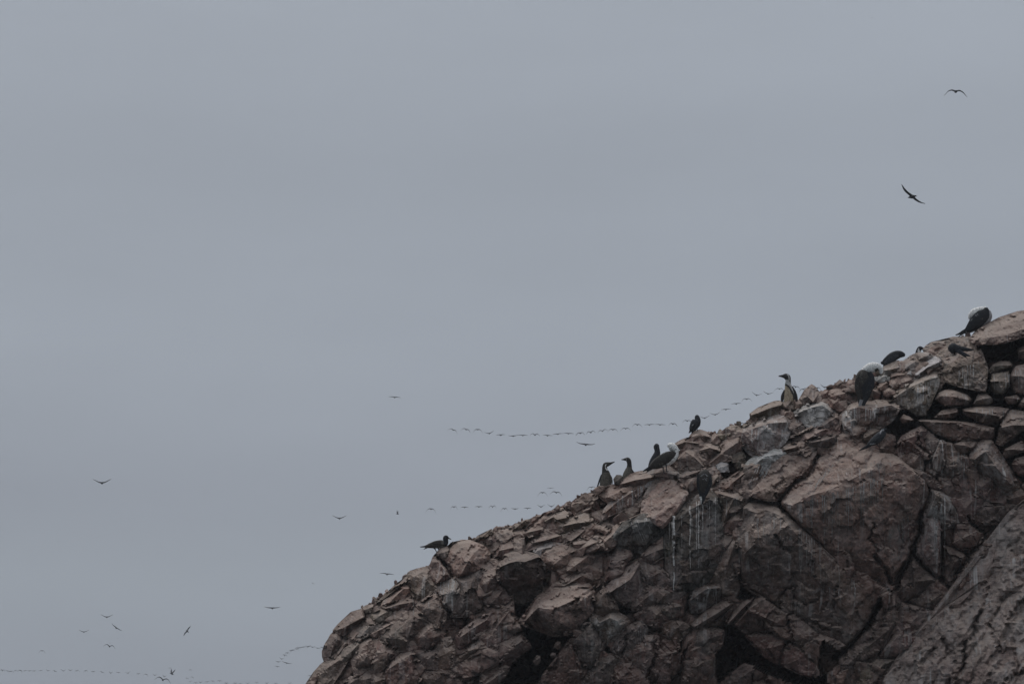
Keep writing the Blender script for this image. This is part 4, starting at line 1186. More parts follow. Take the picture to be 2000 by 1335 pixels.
def build_birds():
    G1 = 'seabirds perched on the rock'
    # tall penguin
    r, d = perched('penguin', 'tall black and white penguin standing on the ridge and looking left', 'penguin', '2', (1350, 480), 0.06, 'penguins on the ridge')
    loft('body', r, '2', [(1352, 560, 60), (1352, 510, 74), (1352, 450, 72), (1346, 385, 60), (1336, 325, 45), (1328, 275, 33), (1330, 235, 29), (1322, 205, 34),
                          (1300, 192, 31), (1272, 190, 17), (1252, 189, 11), (1226, 191, 6)], d, INK,
         [(CREAM, [(1285, 250), (1335, 240), (1350, 300), (1385, 390), (1392, 470), (1390, 600), (1290, 600), (1282, 430), (1282, 330)]),
          (CHALK, [(1292, 228), (1330, 225), (1350, 258), (1378, 310), (1406, 380), (1398, 388), (1362, 322), (1335, 288), (1290, 285)]),
          (INK, [(1288, 272), (1318, 276), (1350, 305), (1392, 395), (1404, 470), (1390, 470), (1376, 395), (1340, 322), (1312, 296), (1288, 290)]),
          (CHALK, [(1322, 168), (1338, 178), (1346, 205), (1345, 245), (1334, 240), (1334, 205), (1328, 186), (1315, 176)])])
    loft('flipper', r, '2', [(1292, 340, 8), (1276, 390, 18), (1266, 430, 17), (1262, 480, 8)], d, INK, df=0.4, fwd=0.01)
    loft('flipper', r, '2', [(1376, 305, 6), (1402, 360, 13), (1416, 420, 17), (1422, 470, 10)], d, INK, df=0.4, fwd=0.18)
    # lower pair
    r, d = perched('penguin', 'grey brown penguin at the lower end of the ridge, head raised towards the right', 'penguin', 'C', (340, 1080), 0.03, 'penguins on the ridge')
    loft('body', r, 'C', [(345, 1150, 90), (342, 1080, 118), (345, 980, 118), (350, 880, 108), (350, 790, 90), (332, 710, 62), (326, 650, 50), (345, 605, 52), (390, 590, 46),
                          (440, 575, 28), (485, 557, 17), (530, 541, 9)], d, SOOT,
         [(DOWN, [(300, 760), (440, 760), (480, 900), (480, 1200), (215, 1200), (225, 980), (260, 840)]),
          (PALE, [(400, 690), (420, 700), (445, 745), (430, 750), (398, 712)]),
          (WHITE, [(338, 592), (366, 580), (356, 612), (352, 655), (370, 688), (412, 690), (420, 714), (366, 712), (336, 672), (330, 625)])])
    loft('flipper', r, 'C', [(262, 800, 10), (236, 880, 17), (205, 970, 16), (178, 1050, 12), (162, 1085, 5)], d, BLACK, df=0.5, fwd=0.02)
    loft('flipper', r, 'C', [(420, 780, 10), (458, 860, 18), (475, 940, 18), (478, 1000, 8)], d, DOWN, df=0.5, fwd=0.08)
    r, d = perched('penguin', 'grey brown penguin facing left, half behind rock, left of the boobies', 'penguin', 'C', (815, 860), -0.02, 'penguins on the ridge')
    loft('body', r, 'C', [(830, 980, 140), (825, 900, 150), (818, 810, 122), (822, 730, 88), (832, 660, 58), (834, 590, 47), (820, 520, 50), (790, 492, 46),
                          (745, 490, 28), (705, 494, 15), (668, 494, 8)], d, SOOT,
         [(DOWN, [(760, 640), (880, 650), (960, 800), (960, 1000), (640, 1000), (690, 800)]),
          (PALE, [(752, 448), (770, 458), (784, 490), (772, 520), (758, 520), (770, 490), (756, 468)])])
    loft('flipper', r, 'C', [(868, 680, 8), (905, 740, 18), (935, 800, 18), (945, 850, 8)], d, BROWN, df=0.5, fwd=0.08)
    # head of a penguin behind stones
    r, d = perched('penguin', 'penguin behind pale stones with only its white cheeked head showing', 'penguin', 'B', (1165, 320), -0.1, 'penguins on the ridge')
    loft('body', r, 'B', [(1150, 420, 60), (1160, 350, 50), (1175, 280, 44), (1195, 215, 44), (1220, 180, 42), (1255, 178, 26), (1285, 188, 12), (1305, 196, 5)], d, BLACK,
         [(WHITE, [(1178, 200), (1192, 175), (1206, 190), (1204, 216), (1262, 212), (1266, 240), (1210, 250), (1190, 268), (1178, 240)])])
    # booby preening at the top
    r, d = perched('booby', 'dark winged booby on the cap rock, preening with its white head tucked back', 'booby', 'A', (840, 930), 0.05, 'boobies on the cliff')
    loft('body', r, 'A', [(400, 1010, 40), (520, 920, 105), (690, 770, 190), (860, 620, 262), (1010, 480, 282), (1100, 385, 232), (1140, 300, 140), (1145, 240, 40)], d, PALE)
    loft('neck', r, 'A', [(1110, 190, 60), (1000, 240, 105), (870, 290, 130), (740, 345, 150), (630, 420, 115), (575, 500, 66), (560, 560, 20)], d, WHITE, df=0.9, fwd=0.04)
    loft('wing', r, 'A', [(440, 930, 62), (580, 820, 140), (740, 670, 205), (900, 520, 232), (1030, 390, 205), (1095, 270, 120), (1108, 170, 42)], d, BLACK,
         [(PALE, [(750, 400), (775, 395), (790, 455), (765, 460)]), (PALE, [(805, 385), (830, 375), (860, 420), (840, 435)]),
          (PALE, [(600, 600), (650, 530), (660, 545), (615, 615)]), (GREY, [(920, 540), (1000, 515), (1000, 540), (930, 565)])], df=0.5, fwd=0.10)
    loft('tail', r, 'A', [(500, 890, 75), (340, 970, 52), (210, 1035, 32), (104, 1068, 14)], d, BLACK, df=0.35, fwd=0.02)
    loft('tail_feather', r, 'A', [(430, 960, 40), (300, 1045, 26), (188, 1134, 8)], d, BLACK, df=0.35, fwd=0.04)
    loft('leg', r, 'A', [(800, 860, 40), (830, 930, 26), (860, 985, 30)], d, LEG, fwd=0.06)
    loft('leg', r, 'A', [(900, 800, 40), (940, 880, 26), (975, 925, 30)], d, LEG, fwd=-0.04)
    # large booby seen from behind
    r, d = perched('booby', 'large booby seen from behind with dark back and white neck bent to the right', 'booby', 'B', (300, 1050), 0.45, 'boobies on the cliff')
    loft('body', r, 'B', [(190, 1190, 28), (205, 1110, 70), (225, 1000, 110), (245, 880, 142), (252, 760, 156), (258, 660, 145), (280, 590, 100), (300, 550, 40)], d, BROWN,
         [*[(GREY, [(x - 8, y), (x, y - 10), (x + 8, y), (x, y + 10)]) for x, y in zip(RNG.uniform(130, 230, 22), RNG.uniform(600, 860, 22))], (GREY, [(170, 640), (196, 620), (186, 690)]), (GREY, [(190, 740), (214, 720), (206, 780)]), (BLACK, [(200, 850), (340, 640), (400, 700), (330, 980), (240, 1080)])])
    loft('neck', r, 'B', [(190, 625, 30), (235, 585, 58), (300, 545, 80), (375, 515, 92), (450, 505, 84), (512, 522, 58), (540, 575, 38), (542, 625, 20)], d, WHITE,
         [(BROWN, [(430, 535), (490, 520), (505, 560), (495, 605), (440, 600)])], fwd=0.0)
    loft('wing', r, 'B', [(330, 590, 40), (370, 680, 55), (360, 800, 68), (320, 920, 62), (280, 1040, 45), (240, 1150, 26), (212, 1255, 10)], d, BLACK, flecks(16, 290, 400, 600, 950, 10, DOWN), df=0.5, fwd=0.10)
    loft('wing', r, 'B', [(180, 640, 35), (130, 740, 40), (125, 850, 42), (145, 960, 36), (175, 1080, 24), (190, 1140, 8)], d, BROWN, flecks(26, 100, 215, 620, 980, 10, GREY), df=0.5, fwd=0.10)
    loft('tail', r, 'B', [(200, 1070, 34), (178, 1160, 28), (164, 1240, 20), (158, 1305, 6)], d, PALE, df=0.4, fwd=0.11)
    # dark bird leaning right
    r, d = perched('cormorant', 'small black seabird leaning right beside the white neck of the large booby', 'seabird', 'B', (770, 450), 0.02, G1)
    loft('body', r, 'B', [(535, 425, 14), (580, 425, 40), (650, 385, 66), (730, 335, 82), (800, 298, 78), (865, 282, 64), (915, 290, 48), (942, 304, 32), (954, 314, 10)], d, BLACK)
    loft('wing', r, 'B', [(600, 460, 20), (660, 410, 44), (740, 360, 58), (810, 310, 40), (840, 280, 12)], d, SLATE, df=0.5, fwd=0.06)
    loft('tail', r, 'B', [(620, 420, 40), (600, 470, 24), (586, 508, 8)], d, BLACK, df=0.4)
    loft('leg', r, 'B', [(760, 390, 14), (768, 440, 9), (772, 462, 12)], d, LEG, fwd=0.03)
    loft('leg', r, 'B', [(720, 410, 14), (716, 450, 10), (712, 466, 12)], d, PALE, fwd=0.06)
    # dark tern bending under the cap
    r, d = perched('tern', 'black tern crouching head down below the cap rock, tail to the right', 'tern', 'H', (480, 760), 0.8, G1)
    loft('body', r, 'H', [(214, 560, 30), (270, 560, 120), (360, 565, 185), (450, 575, 195), (560, 585, 150), (690, 592, 108), (850, 602, 80), (1010, 622, 55), (1190, 638, 10)], d, BLACK)
    loft('wing', r, 'H', [(560, 640, 90), (680, 710, 82), (800, 780, 66), (940, 828, 42), (1065, 870, 10)], d, SLATE, df=0.5, fwd=0.04)
    loft('tail', r, 'H', [(720, 760, 50), (820, 850, 34), (940, 935, 8)], d, BLACK, df=0.4, fwd=0.03)
    loft('leg', r, 'H', [(470, 720, 26), (480, 790, 18), (490, 840, 20)], d, LEG, fwd=-0.02)
    # tern with white moustache in the shade
    r, d = perched('tern', 'dark tern with a curled white cheek plume, sitting on the shaded pink slab', 'tern', 'G', (960, 960), 0.62, G1)
    loft('body', r, 'G', [(640, 960, 40), (740, 890, 90), (860, 810, 135), (1000, 710, 170), (1120, 600, 168), (1205, 510, 138), (1245, 430, 112), (1265, 375, 88), (1310, 345, 40), (1400, 375, 8)], d, SLATE,
         [(PALE, [(1105, 510), (1120, 425), (1180, 350), (1262, 345), (1268, 385), (1195, 400), (1150, 480), (1130, 520)])])
    loft('wing', r, 'G', [(560, 1010, 20), (700, 930, 60), (840, 840, 85), (980, 750, 90), (1080, 650, 50)], d, BLACK,
         [(PALE, [(735, 872), (980, 858), (1000, 882), (745, 918)])], df=0.4, fwd=0.12)
    loft('tail', r, 'G', [(760, 930, 60), (620, 1000, 55), (470, 1070, 38), (330, 1140, 10)], d, BLACK, df=0.35, fwd=0.05)
    loft('leg', r, 'G', [(1000, 860, 24), (1040, 940, 16), (1060, 985, 18)], d, LEG)
    # small tern on the red boulder
    r, d = perched('tern', 'small dark tern standing upright on a reddish boulder, back turned', 'tern', '2', (335, 778), 0.2, G1)
    loft('body', r, '2', [(272, 776, 18), (292, 742, 36), (316, 706, 48), (338, 682, 46), (346, 660, 34), (342, 640, 27), (336, 626, 24), (328, 614, 10)], d, SLATE)
    loft('wing', r, '2', [(262, 790, 8), (288, 745, 20), (310, 700, 24), (330, 672, 12)], d, BLACK, [(PALE, [(284, 722), (300, 706), (304, 714), (290, 732)])], df=0.5, fwd=0.05)
    loft('wing', r, '2', [(366, 680, 12), (356, 715, 20), (330, 755, 14), (300, 790, 5)], d, BLACK, df=0.5, fwd=0.04)
    loft('tail', r, '2', [(284, 770, 18), (266, 792, 10), (250, 806, 4)], d, BLACK, df=0.4)
    loft('tail_feather', r, '2', [(298, 776, 14), (288, 800, 8), (282, 816, 3)], d, BLACK, df=0.4)
    loft('leg', r, '2', [(338, 740, 7), (342, 765, 5), (346, 784, 5)], d, LEG)
    loft('leg', r, '2', [(318, 750, 7), (322, 770, 5), (326, 786, 5)], d, LEG, fwd=0.03)
    # booby with white head turned away, and the dark one beside it
    r, d = perched('booby', 'booby with round white head and breast and dark spotted wings, standing mid ridge', 'booby', 'C', (1580, 740), 0.35, 'boobies on the cliff')
    loft('body', r, 'C', [(1260, 660, 40), (1340, 610, 90), (1460, 550, 125), (1600, 485, 142), (1720, 430, 122), (1785, 370, 80), (1795, 315, 62), (1760, 265, 76), (1700, 230, 84), (1650, 215, 62), (1612, 222, 14)], d, BROWN,
         [(WHITE, [(1590, 100), (1850, 100), (1850, 420), (1760, 560), (1560, 680), (1500, 640), (1640, 560), (1760, 440), (1800, 350), (1740, 322), (1600, 330)])])
    loft('wing', r, 'C', [(1270, 650, 30), (1360, 590, 78), (1480, 520, 108), (1610, 450, 118), (1720, 385, 78), (1780, 350, 25)], d, BROWN,
         [(PALE, [(1370, 440), (1400, 420), (1410, 435), (1380, 455)]), (PALE, [(1420, 405), (1440, 385), (1450, 405)]), (PALE, [(1465, 385), (1485, 365), (1495, 385), (1480, 398)]),
          (PALE, [(1515, 372), (1530, 365), (1530, 384)]), (PALE, [(1545, 355), (1560, 348), (1565, 366)]), (GREY, [(1440, 580), (1540, 560), (1540, 580), (1450, 600)])], df=0.5, fwd=0.07)
    loft('tail', r, 'C', [(1310, 640, 50), (1230, 675, 32), (1160, 710, 20), (1106, 738, 6)], d, BLACK, df=0.35)
    loft('tail_feather', r, 'C', [(1290, 670, 30), (1230, 710, 22), (1190, 755, 8)], d, BLACK, df=0.35)
    loft('leg', r, 'C', [(1520, 600, 18), (1532, 690, 11), (1548, 762, 11), (1570, 770, 8)], d, LEG, fwd=0.05)
    loft('leg', r, 'C', [(1590, 590, 18), (1595, 670, 11), (1604, 735, 11), (1640, 735, 8)], d, LEG, fwd=0.08)
    r, d = perched('booby', 'dark brown bird with upright head behind the white headed booby', 'booby', 'C', (1310, 660), 0.15, 'boobies on the cliff')
    loft('body', r, 'C', [(1235, 690, 25), (1275, 630, 58), (1320, 545, 76), (1370, 455, 78), (1405, 370, 66), (1405, 300, 56), (1392, 240, 59), (1390, 195, 50), (1385, 165, 16)], d, SLATE)
    loft('wing', r, 'C', [(1200, 745, 8), (1250, 660, 28), (1310, 560, 36), (1350, 470, 22)], d, BROWN, df=0.5, fwd=0.04)
    loft('bill', r, 'C', [(1370, 225, 26), (1350, 245, 18), (1335, 262, 5)], d, BEAK, fwd=-0.03)
    loft('leg', r, 'C', [(1300, 620, 20), (1306, 680, 12), (1310, 720, 14)], d, LEG)
    # booby from behind on the olive ledge
    r, d = perched('booby', 'dark booby seen from behind with white flecked back on the olive ledge', 'booby', '3', (1530, 770), 0.62, 'boobies on the cliff')
    pv = []
    for yy, w, sh in ((592, 40, 4), (640, 26, -2)):
        pv += [(PALE, [(1530 - w, yy + 12 + sh), (1527, yy - 15), (1527, yy - 9), (1534 - w, yy + 18 + sh)]),
               (PALE, [(1532 + w, yy + 12), (1537, yy - 13), (1536, yy - 7), (1528 + w, yy + 18)])]
    for k in range(16):
        x, y = 1500 + RNG.uniform(0, 62), 575 + RNG.uniform(0, 110)
        q = RNG.uniform(2.5, 5)
        pv.append((PALE, [(x - q, y), (x, y - q), (x + q, y), (x, y + q)]))
    loft('body', r, '3', [(1508, 830, 30), (1512, 770, 50), (1518, 700, 66), (1528, 630, 72), (1532, 580, 62), (1530, 550, 40), (1526, 535, 12)], d, BROWN, pv)
    loft('wing', r, '3', [(1470, 590, 12), (1472, 660, 26), (1482, 730, 28), (1494, 800, 16), (1500, 850, 5)], d, BLACK, flecks(14, 1455, 1500, 590, 780, 6, GREY), df=0.5, fwd=0.05)
    loft('wing', r, '3', [(1590, 590, 12), (1590, 660, 28), (1574, 730, 28), (1548, 800, 18), (1524, 860, 5)], d, BLACK, flecks(14, 1555, 1605, 590, 780, 6, GREY), df=0.5, fwd=0.05)
    loft('tail', r, '3', [(1512, 790, 40), (1512, 850, 30), (1506, 890, 16), (1496, 918, 4)], d, BLACK, [(WHITE, [(1478, 830), (1502, 826), (1506, 860), (1494, 925), (1480, 900)])], df=0.35, fwd=0.06)
    loft('leg', r, '3', [(1540, 740, 12), (1545, 780, 8), (1550, 800, 9)], d, LEG)
    # gull
    r, d = perched('gull', 'brown gull with a blackish hood standing at the left end of the ridge, facing right', 'gull', 'F', (1000, 960), 0.15, G1)
    loft('body', r, 'F', [(430, 815, 40), (540, 800, 75), (680, 770, 115), (840, 740, 155), (1010, 715, 175), (1160, 705, 178), (1270, 690, 160), (1335, 630, 128), (1345, 560, 112),
                          (1340, 490, 116), (1350, 430, 112), (1400, 415, 78), (1450, 440, 42), (1500, 465, 27), (1545, 485, 24), (1585, 512, 10)], d, BROWN,
         [(GREY, [(860, 800), (1300, 790), (1300, 1000), (860, 1000), (640, 880)]), (GREY, [(1170, 560), (1270, 600), (1290, 680), (1200, 720), (1150, 650)]),
          (BLACK, [(1200, 300), (1470, 300), (1480, 800), (1300, 800), (1225, 560)]), (GREY, [(1465, 440), (1600, 440), (1600, 560), (1465, 490)]),
          (BLACK, [(1545, 470), (1600, 470), (1600, 540), (1545, 520)])])
    loft('wing', r, 'F', [(480, 840, 25), (620, 790, 70), (800, 720, 105), (980, 660, 105), (1140, 620, 60)], d, BROWN,
         [(DOWN, [(640, 720), (760, 690), (760, 730), (640, 760)])], df=0.5, fwd=0.05)
    loft('tail', r, 'F', [(560, 815, 60), (420, 815, 36), (310, 825, 26), (226, 826, 14)], d, BLACK, df=0.4)
    loft('tail_feather', r, 'F', [(540, 850, 34), (460, 895, 22), (375, 935, 6)], d, BLACK, df=0.4)
    loft('leg', r, 'F', [(850, 860, 50), (890, 940, 22), (930, 1010, 18), (945, 1060, 20)], d, LEG, fwd=0.02)
    loft('leg', r, 'F', [(1010, 860, 50), (1040, 930, 22), (1060, 990, 20)], d, LEG, fwd=-0.03)


build_birds()


# ------------------------------------------------------------------ birds on the wing
def flyer_mesh(name, prof, chord=0.13, body=0.30, sweep=0.10, thick=0.048, asym=0.0):
    """span 1; x sideways, y = flight direction, z up. prof: (fraction of half span, height) of the wing line"""
    a = np.array(prof, float)
    V, F, T = [], [], []
    seg = 8
    # body: spindle from tail to bill
    st = [(-0.62, 0.004, 0.030), (-0.45, 0.012, 0.030), (-0.22, 0.045, 0.042), (0.0, 0.062, 0.055), (0.22, 0.050, 0.048), (0.42, 0.030, 0.030), (0.55, 0.022, 0.022), (0.64, 0.010, 0.010), (0.78, 0.003, 0.003)]
    for (y, rz, rx) in st:
        for j in range(seg):
            t = 2 * math.pi * j / seg
            V.append((rx * math.cos(t), y * body, rz * math.sin(t)))
    n = len(st)
    for i in range(n - 1):
        for j in range(seg):
            k = (j + 1) % seg
            F.append((i * seg + j, i * seg + k, (i + 1) * seg + k, (i + 1) * seg + j))
    F.append(tuple(range(seg - 1, -1, -1))); F.append(tuple((n - 1) * seg + j for j in range(seg)))
    for s in (-1, 1):
        us = np.linspace(0, 1, 11)
        zz = np.interp(us, a[:, 0], a[:, 1] if s > 0 or a.shape[1] < 3 else a[:, 2])
        zz = np.convolve(np.pad(zz, 1, 'edge'), [0.25, 0.5, 0.25], 'valid')
        b0 = len(V)
        for u, z in zip(us, zz):
            c = chord * (1 - 0.25 * u) * (1.0 if u < 0.55 else max(0.10, 1 - ((u - 0.55) / 0.45) ** 1.6 * 0.92))
            y0 = 0.03 + sweep * (0.55 * u if u < 0.4 else 0.22 - 0.55 * (u - 0.4))
            th = thick * (1.25 - 0.95 * u)
            x = s * (0.02 + 0.48 * u)
            V += [(x, y0 + c * 0.45, z), (x, y0, z + th), (x, y0 - c * 0.55, z), (x, y0, z - th * 0.3)]
        for i in range(10):
            for j in range(4):
                k = (j + 1) % 4
                F.append((b0 + i * 4 + j, b0 + i * 4 + k, b0 + (i + 1) * 4 + k, b0 + (i + 1) * 4 + j))
        F.append((b0 + 40, b0 + 41, b0 + 42, b0 + 43)); F.append((b0 + 3, b0 + 2, b0 + 1, b0))
    me = bpy.data.meshes.new(name)
    me.from_pydata(V, [], F)
    bm = bmesh.new(); bm.from_mesh(me); bmesh.ops.recalc_face_normals(bm, faces=bm.faces[:]); bm.to_mesh(me); bm.free()
    t = np.ones((len(V), 4)); t[:, :3] = BLACK
    me.attributes.new('tint', 'FLOAT_COLOR', 'POINT').data.foreach_set('color', t.ravel().astype(np.float32))
    me.materials.append(FEATHER)
    return me


def far(m):
    """heavier bodied copy for birds only a few pixels wide"""
    c = m.copy(); c.transform(Matrix.Diagonal((1.0, 1.5, 1.5, 1.0))); return c


FLY = {
    'a': flyer_mesh('flying_bird', [(0, 0), (0.3, 0.06), (0.6, 0.01), (1, -0.22)]),
    'A': flyer_mesh('flying_bird', [(0, 0.02), (0.35, 0.03), (0.65, -0.09), (1, -0.36)]),
    'v': flyer_mesh('flying_bird', [(0, 0.01), (0.3, 0.04), (0.65, 0.13), (1, 0.22)]),
    'f': flyer_mesh('flying_bird', [(0, 0.02), (0.4, 0.05), (0.7, 0.04), (1, 0.03)]),
    'u': flyer_mesh('flying_bird', [(0, 0.01), (0.35, 0.02), (0.7, 0.04), (1, 0.10)]),
    'm': flyer_mesh('flying_bird', [(0, 0), (0.25, 0.10), (0.5, 0.12), (0.75, 0.05), (1, -0.10)]),
    'V': flyer_mesh('flying_bird', [(0, 0.01), (0.35, 0.10), (0.7, 0.22), (1, 0.40)]),
}

for k in list(FLY): FLY[k + '+'] = far(FLY[k])


def flyer(kind, x, y, span, label, group, roll=0.0, dist=None, wing=1.4, yaw=0.0, pitch=0.0, z=None, cat='seabird'):
    if z:
        q = zp(z, [(x, y)])[0]; x, y = q
    if dist is None: dist = wing / (span * K)
    loc = W(np.array([x]), np.array([y]), np.array([DIST - dist]))[0]
    o = bpy.data.objects.new('flying_bird', FLY[kind]); C.objects.link(o)
    s = dist * span * K
    o.scale = (s, s, s)
    o.matrix_basis = Matrix.Translation(loc) @ Matrix.Rotation(R(roll), 4, FWD) @ Matrix.Rotation(R(yaw), 4, 'Z') @ Matrix.Rotation(R(pitch), 4, 'X') @ Matrix.Scale(s, 4)
    tag(o, label, cat, group)
    return o


ZO['L'] = (860, 740, 5.0); ZO['M'] = (1220, 720, 4.762); ZO['N'] = (0, 1160, 4.762); ZO['Q'] = (360, 1160, 6.667)
GF = 'birds flying over the sea'
# singles
flyer('a', 1867, 179, 46, 'dark bird gliding with drooping wings, highest in the picture at top right', GF, roll=3, yaw=4)
flyer('u', 1782, 384, 66, 'dark bird banking steeply with one wing up, right of centre sky', GF, roll=33, yaw=22, pitch=-12)
flyer('f', 771, 776, 24, 'lone small bird with level wings left above the long line', GF, roll=2, yaw=12)
flyer('u', 1144, 868, 37, 'larger bird with flat spread wings just below the long line', GF, roll=4, yaw=10)
flyer('v', 199, 943, 37, 'bird with raised wings alone at the left', GF, yaw=-6)
flyer('v', 663, 1012, 28, 'bird with shallow raised wings alone left of the gull', GF, yaw=4)
flyer('V+', 777, 1003, 12, 'tiny dark bird seen side on between two lone birds', GF, yaw=80)
flyer('f', 756, 1121, 28, 'thin level winged bird close to the left slope of the rock', GF, roll=5, yaw=8)
flyer('v+', 611, 1139, 8, 'speck sized bird left of the cliff', GF, roll=30)
flyer('u', 532, 1187, 31, 'flat winged bird above the curved flock', GF, yaw=3)
flyer('v+', 117, 704, 4.5, 'faint speck of a bird high at the far left', GF)
flyer('v+', 113, 1056, 4.5, 'faint speck of a bird low at the far left', GF)
flyer('v+', 1703, 36, 5.5, 'faint speck of a bird near the top edge', GF)
flyer('v', 993, 212, 24, 'bird with raised wings topmost of the lower left group', GF, z='N')
flyer('u', 1080, 312, 24, 'dark bird banking with one wing up in the lower left group', GF, z='N', roll=35, yaw=15, pitch=20)
flyer('v', 780, 350, 20, 'pale faint bird with raised wings in the lower left group', GF, z='N')
flyer('f', 1743, 342, 24, 'dark bird seen from below with wings on a steep diagonal', GF, z='N', roll=-54, pitch=60)
flyer('m', 1018, 484, 24, 'bird with bent wings below the banking one', GF, z='N', roll=12, yaw=10)
flyer('v+', 1093, 410, 4.5, 'speck of a bird above the bent winged one', GF, z='N')
flyer('v+', 1022, 452, 5.5, 'speck of a bird right over the bent winged one', GF, z='N')
flyer('A', 390, 524, 14, 'small bird with hooped wings at the lower left', GF, z='N')
flyer('V+', 1600, 738, 17, 'compact black bird just above the low line', GF, z='N', yaw=70, pitch=20)
flyer('m', 1515, 795, 32, 'larger bird with arched wings at the bottom edge', GF, z='N', roll=14, yaw=6)
for i, (x, y) in enumerate([(1580, 687), (1770, 702), (1740, 783), (1788, 770), (1772, 812)]):
    flyer('ma'[i % 2] + '+', x, y, 8, ['tiny bird right above the compact black bird', 'tiny bird up and right of the compact black bird', 'left one of two tiny birds right of the compact black bird', 'right one of two tiny birds right of the compact black bird', 'lowest tiny bird to the right of the compact black bird'][i], 'loose knot of tiny birds', z='N', roll=RNG.uniform(-20, 20))
# long line below the tall penguin
L1 = [('L', 125, 497, 'a', 22), ('L', 253, 493, 'a', 14), ('L', 365, 494, 'A', 0), ('L', 478, 531, 'v', -8), ('L', 592, 547, 'f', -8), ('L', 710, 556, 'u', 0), ('L', 806, 551, 'f', 0),
      ('L', 925, 545, 'm', 0), ('L', 1048, 552, 'f', 2), ('L', 1148, 538, 'f', -4), ('L', 1250, 533, 'f', 2), ('L', 1365, 528, 'a', 0), ('L', 1468, 521, 'm', -6), ('L', 1585, 508, 'm', -12),
      ('L', 1685, 494, 'a', 2), ('L', 1810, 484, 'a', 0), ('M', 118, 520, 'a', 0), ('M', 230, 521, 'f', 0), ('M', 330, 521, 'f', 3), ('M', 450, 512, 'a', 0), ('M', 583, 484, 'a', 0),
      ('M', 745, 458, 'v', -6), ('M', 843, 427, 'v', -6), ('M', 942, 379, 'f', -2), ('M', 1037, 326, 'f', 0), ('M', 1136, 282, 'a', 0), ('M', 1228, 245, 'v', 8), ('M', 1333, 233, 'v', 8),
      ('M', 1440, 187, 'a', 4), ('M', 1590, 168, 'a', 12), ('M', 1662, 190, 'a', -8), ('M', 1790, 178, 'A', 6), ('M', 1860, 172, 'v', 8), ('M', 1080, 508, 'A', -10)]
ORD = ('first second third fourth fifth sixth seventh eighth ninth tenth eleventh twelfth thirteenth fourteenth fifteenth sixteenth seventeenth eighteenth nineteenth '
       'twentieth twenty-first twenty-second twenty-third twenty-fourth twenty-fifth twenty-sixth twenty-seventh twenty-eighth twenty-ninth thirtieth thirty-first thirty-second thirty-third thirty-fourth thirty-fifth').split()
POSE = {'a': 'arched', 'A': 'hooped', 'v': 'raised', 'f': 'level', 'u': 'flat spread', 'm': 'bent', 'V': 'steeply raised'}
L1.sort(key=lambda t: zp(t[0], [t[1:3]])[0][0])
for i, (z, x, y, k, rl) in enumerate(L1):
    flyer(k, x, y, 21, f'dark bird with {POSE[k]} wings, {ORD[i]} from the left in the long rising line', 'long line of flying birds', roll=rl, z=z, dist=430 + RNG.uniform(-6, 6), yaw=RNG.uniform(-32, 32))
L2 = [(480, 166, 'a'), (597, 170, 'f'), (752, 165, 'f'), (900, 165, 'm'), (1030, 185, 'a'), (1145, 187, 'u'), (1280, 182, 'f'), (1425, 165, 'v'), (1538, 160, 'v')]
for i, (x, y, k) in enumerate(L2):
    flyer(k + '+', x, y, 15, f'bird with {POSE[k]} wings, {ORD[i]} from the left in the short line above the slope', 'short line of flying birds', z='4', dist=520 + RNG.uniform(-8, 8), yaw=RNG.uniform(-12, 12))
flyer('A', 232, 187, 22, 'bird with hooped wings flying above the gull', GF, z='4', roll=4)
G2 = 'trio flying close over the slope'
flyer('A', 1443, 10, 21, 'left bird of the trio close over the slope, wings hooped', G2, z='4')
flyer('a', 1592, 8, 25, 'right bird of the trio close over the slope, wings long and arched', G2, z='4', roll=8)
flyer('f', 1075, 953, 14, 'topmost bird of the trio close over the slope', G2)
flyer('a', 308, 730, 20, 'bird low over the rock edge left of the lower penguins', GF, z='3', roll=-6)
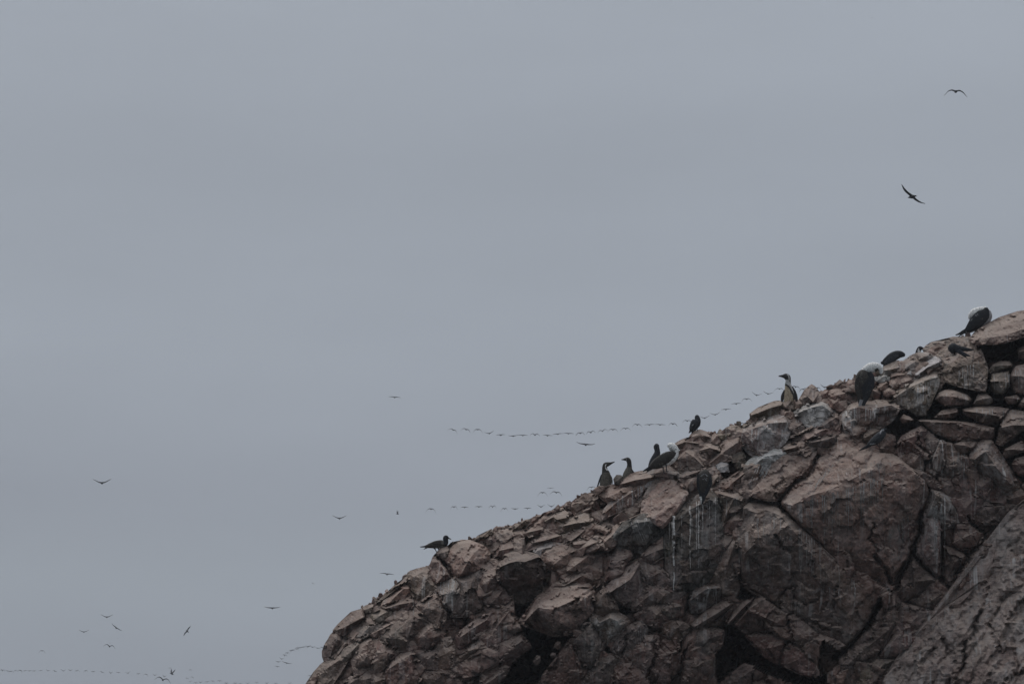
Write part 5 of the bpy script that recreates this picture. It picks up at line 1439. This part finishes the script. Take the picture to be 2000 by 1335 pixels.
# low far line at the left bottom
for i, (x, y) in enumerate([(22, 708), (70, 712), (102, 716), (145, 708), (187, 707), (232, 710), (275, 710), (318, 712), (380, 707), (445, 710), (510, 714), (588, 711), (652, 708), (715, 710), (797, 710),
             (868, 718), (948, 724), (1028, 730), (1100, 727), (1190, 733), (1285, 740), (1358, 745), (1440, 752), (1525, 762)]):
    flyer(random.choice('afmuv') + '+', x, y, random.uniform(8.5, 11), f'tiny far bird, {ORD[i]} from the left in the long low line at the bottom left', 'low far line of birds', z='N', dist=1000 + RNG.uniform(-10, 10), roll=RNG.uniform(-15, 25), yaw=RNG.uniform(-25, 25))
for i, (x, y, k) in enumerate([(1210, 940, 'f'), (1222, 877, 'u'), (1265, 840, 'v'), (1305, 797, 'm'), (1340, 763, 'a'), (1390, 734, 'm'), (1412, 728, 'a'), (1462, 712, 'a'), (1482, 700, 'm'), (1520, 692, 'u'), (1550, 687, 'f'),
                (1605, 683, 'v'), (1625, 676, 'a'), (1670, 689, 'v'), (1735, 700, 'u'), (1795, 692, 'a'), (1833, 680, 'f')]):
    flyer(k + '+', x, y, 11, f'small far bird, {ORD[i]} from the lower end of the curved flock beside the cliff', 'curved flock of birds', z='Q', dist=800 + RNG.uniform(-8, 8), roll=RNG.uniform(-12, 12), yaw=RNG.uniform(-25, 25))
flyer('u', 1330, 893, 20, 'larger bird with drooping right wing below the curved flock', GF, z='Q', roll=14)
for i, (x, y) in enumerate([(150, 1152), (210, 1148), (300, 1139), (370, 1130), (458, 1128), (545, 1160), (660, 1161), (730, 1161), (825, 1160), (945, 1150), (1075, 1158), (1190, 1160), (1375, 1160)]):
    flyer(random.choice('afmv') + '+', x, y - 1, random.uniform(8.5, 11), f'tiny far bird, {ORD[i]} from the left in the row along the bottom edge', 'bottom row of far birds', z='Q', dist=1000 + RNG.uniform(-10, 10), roll=RNG.uniform(-15, 15), yaw=RNG.uniform(-25, 25))
flyer('a', 1635, 1056, 12, 'small bird against the foot of the cliff at the bottom edge', GF, z='Q', roll=6)
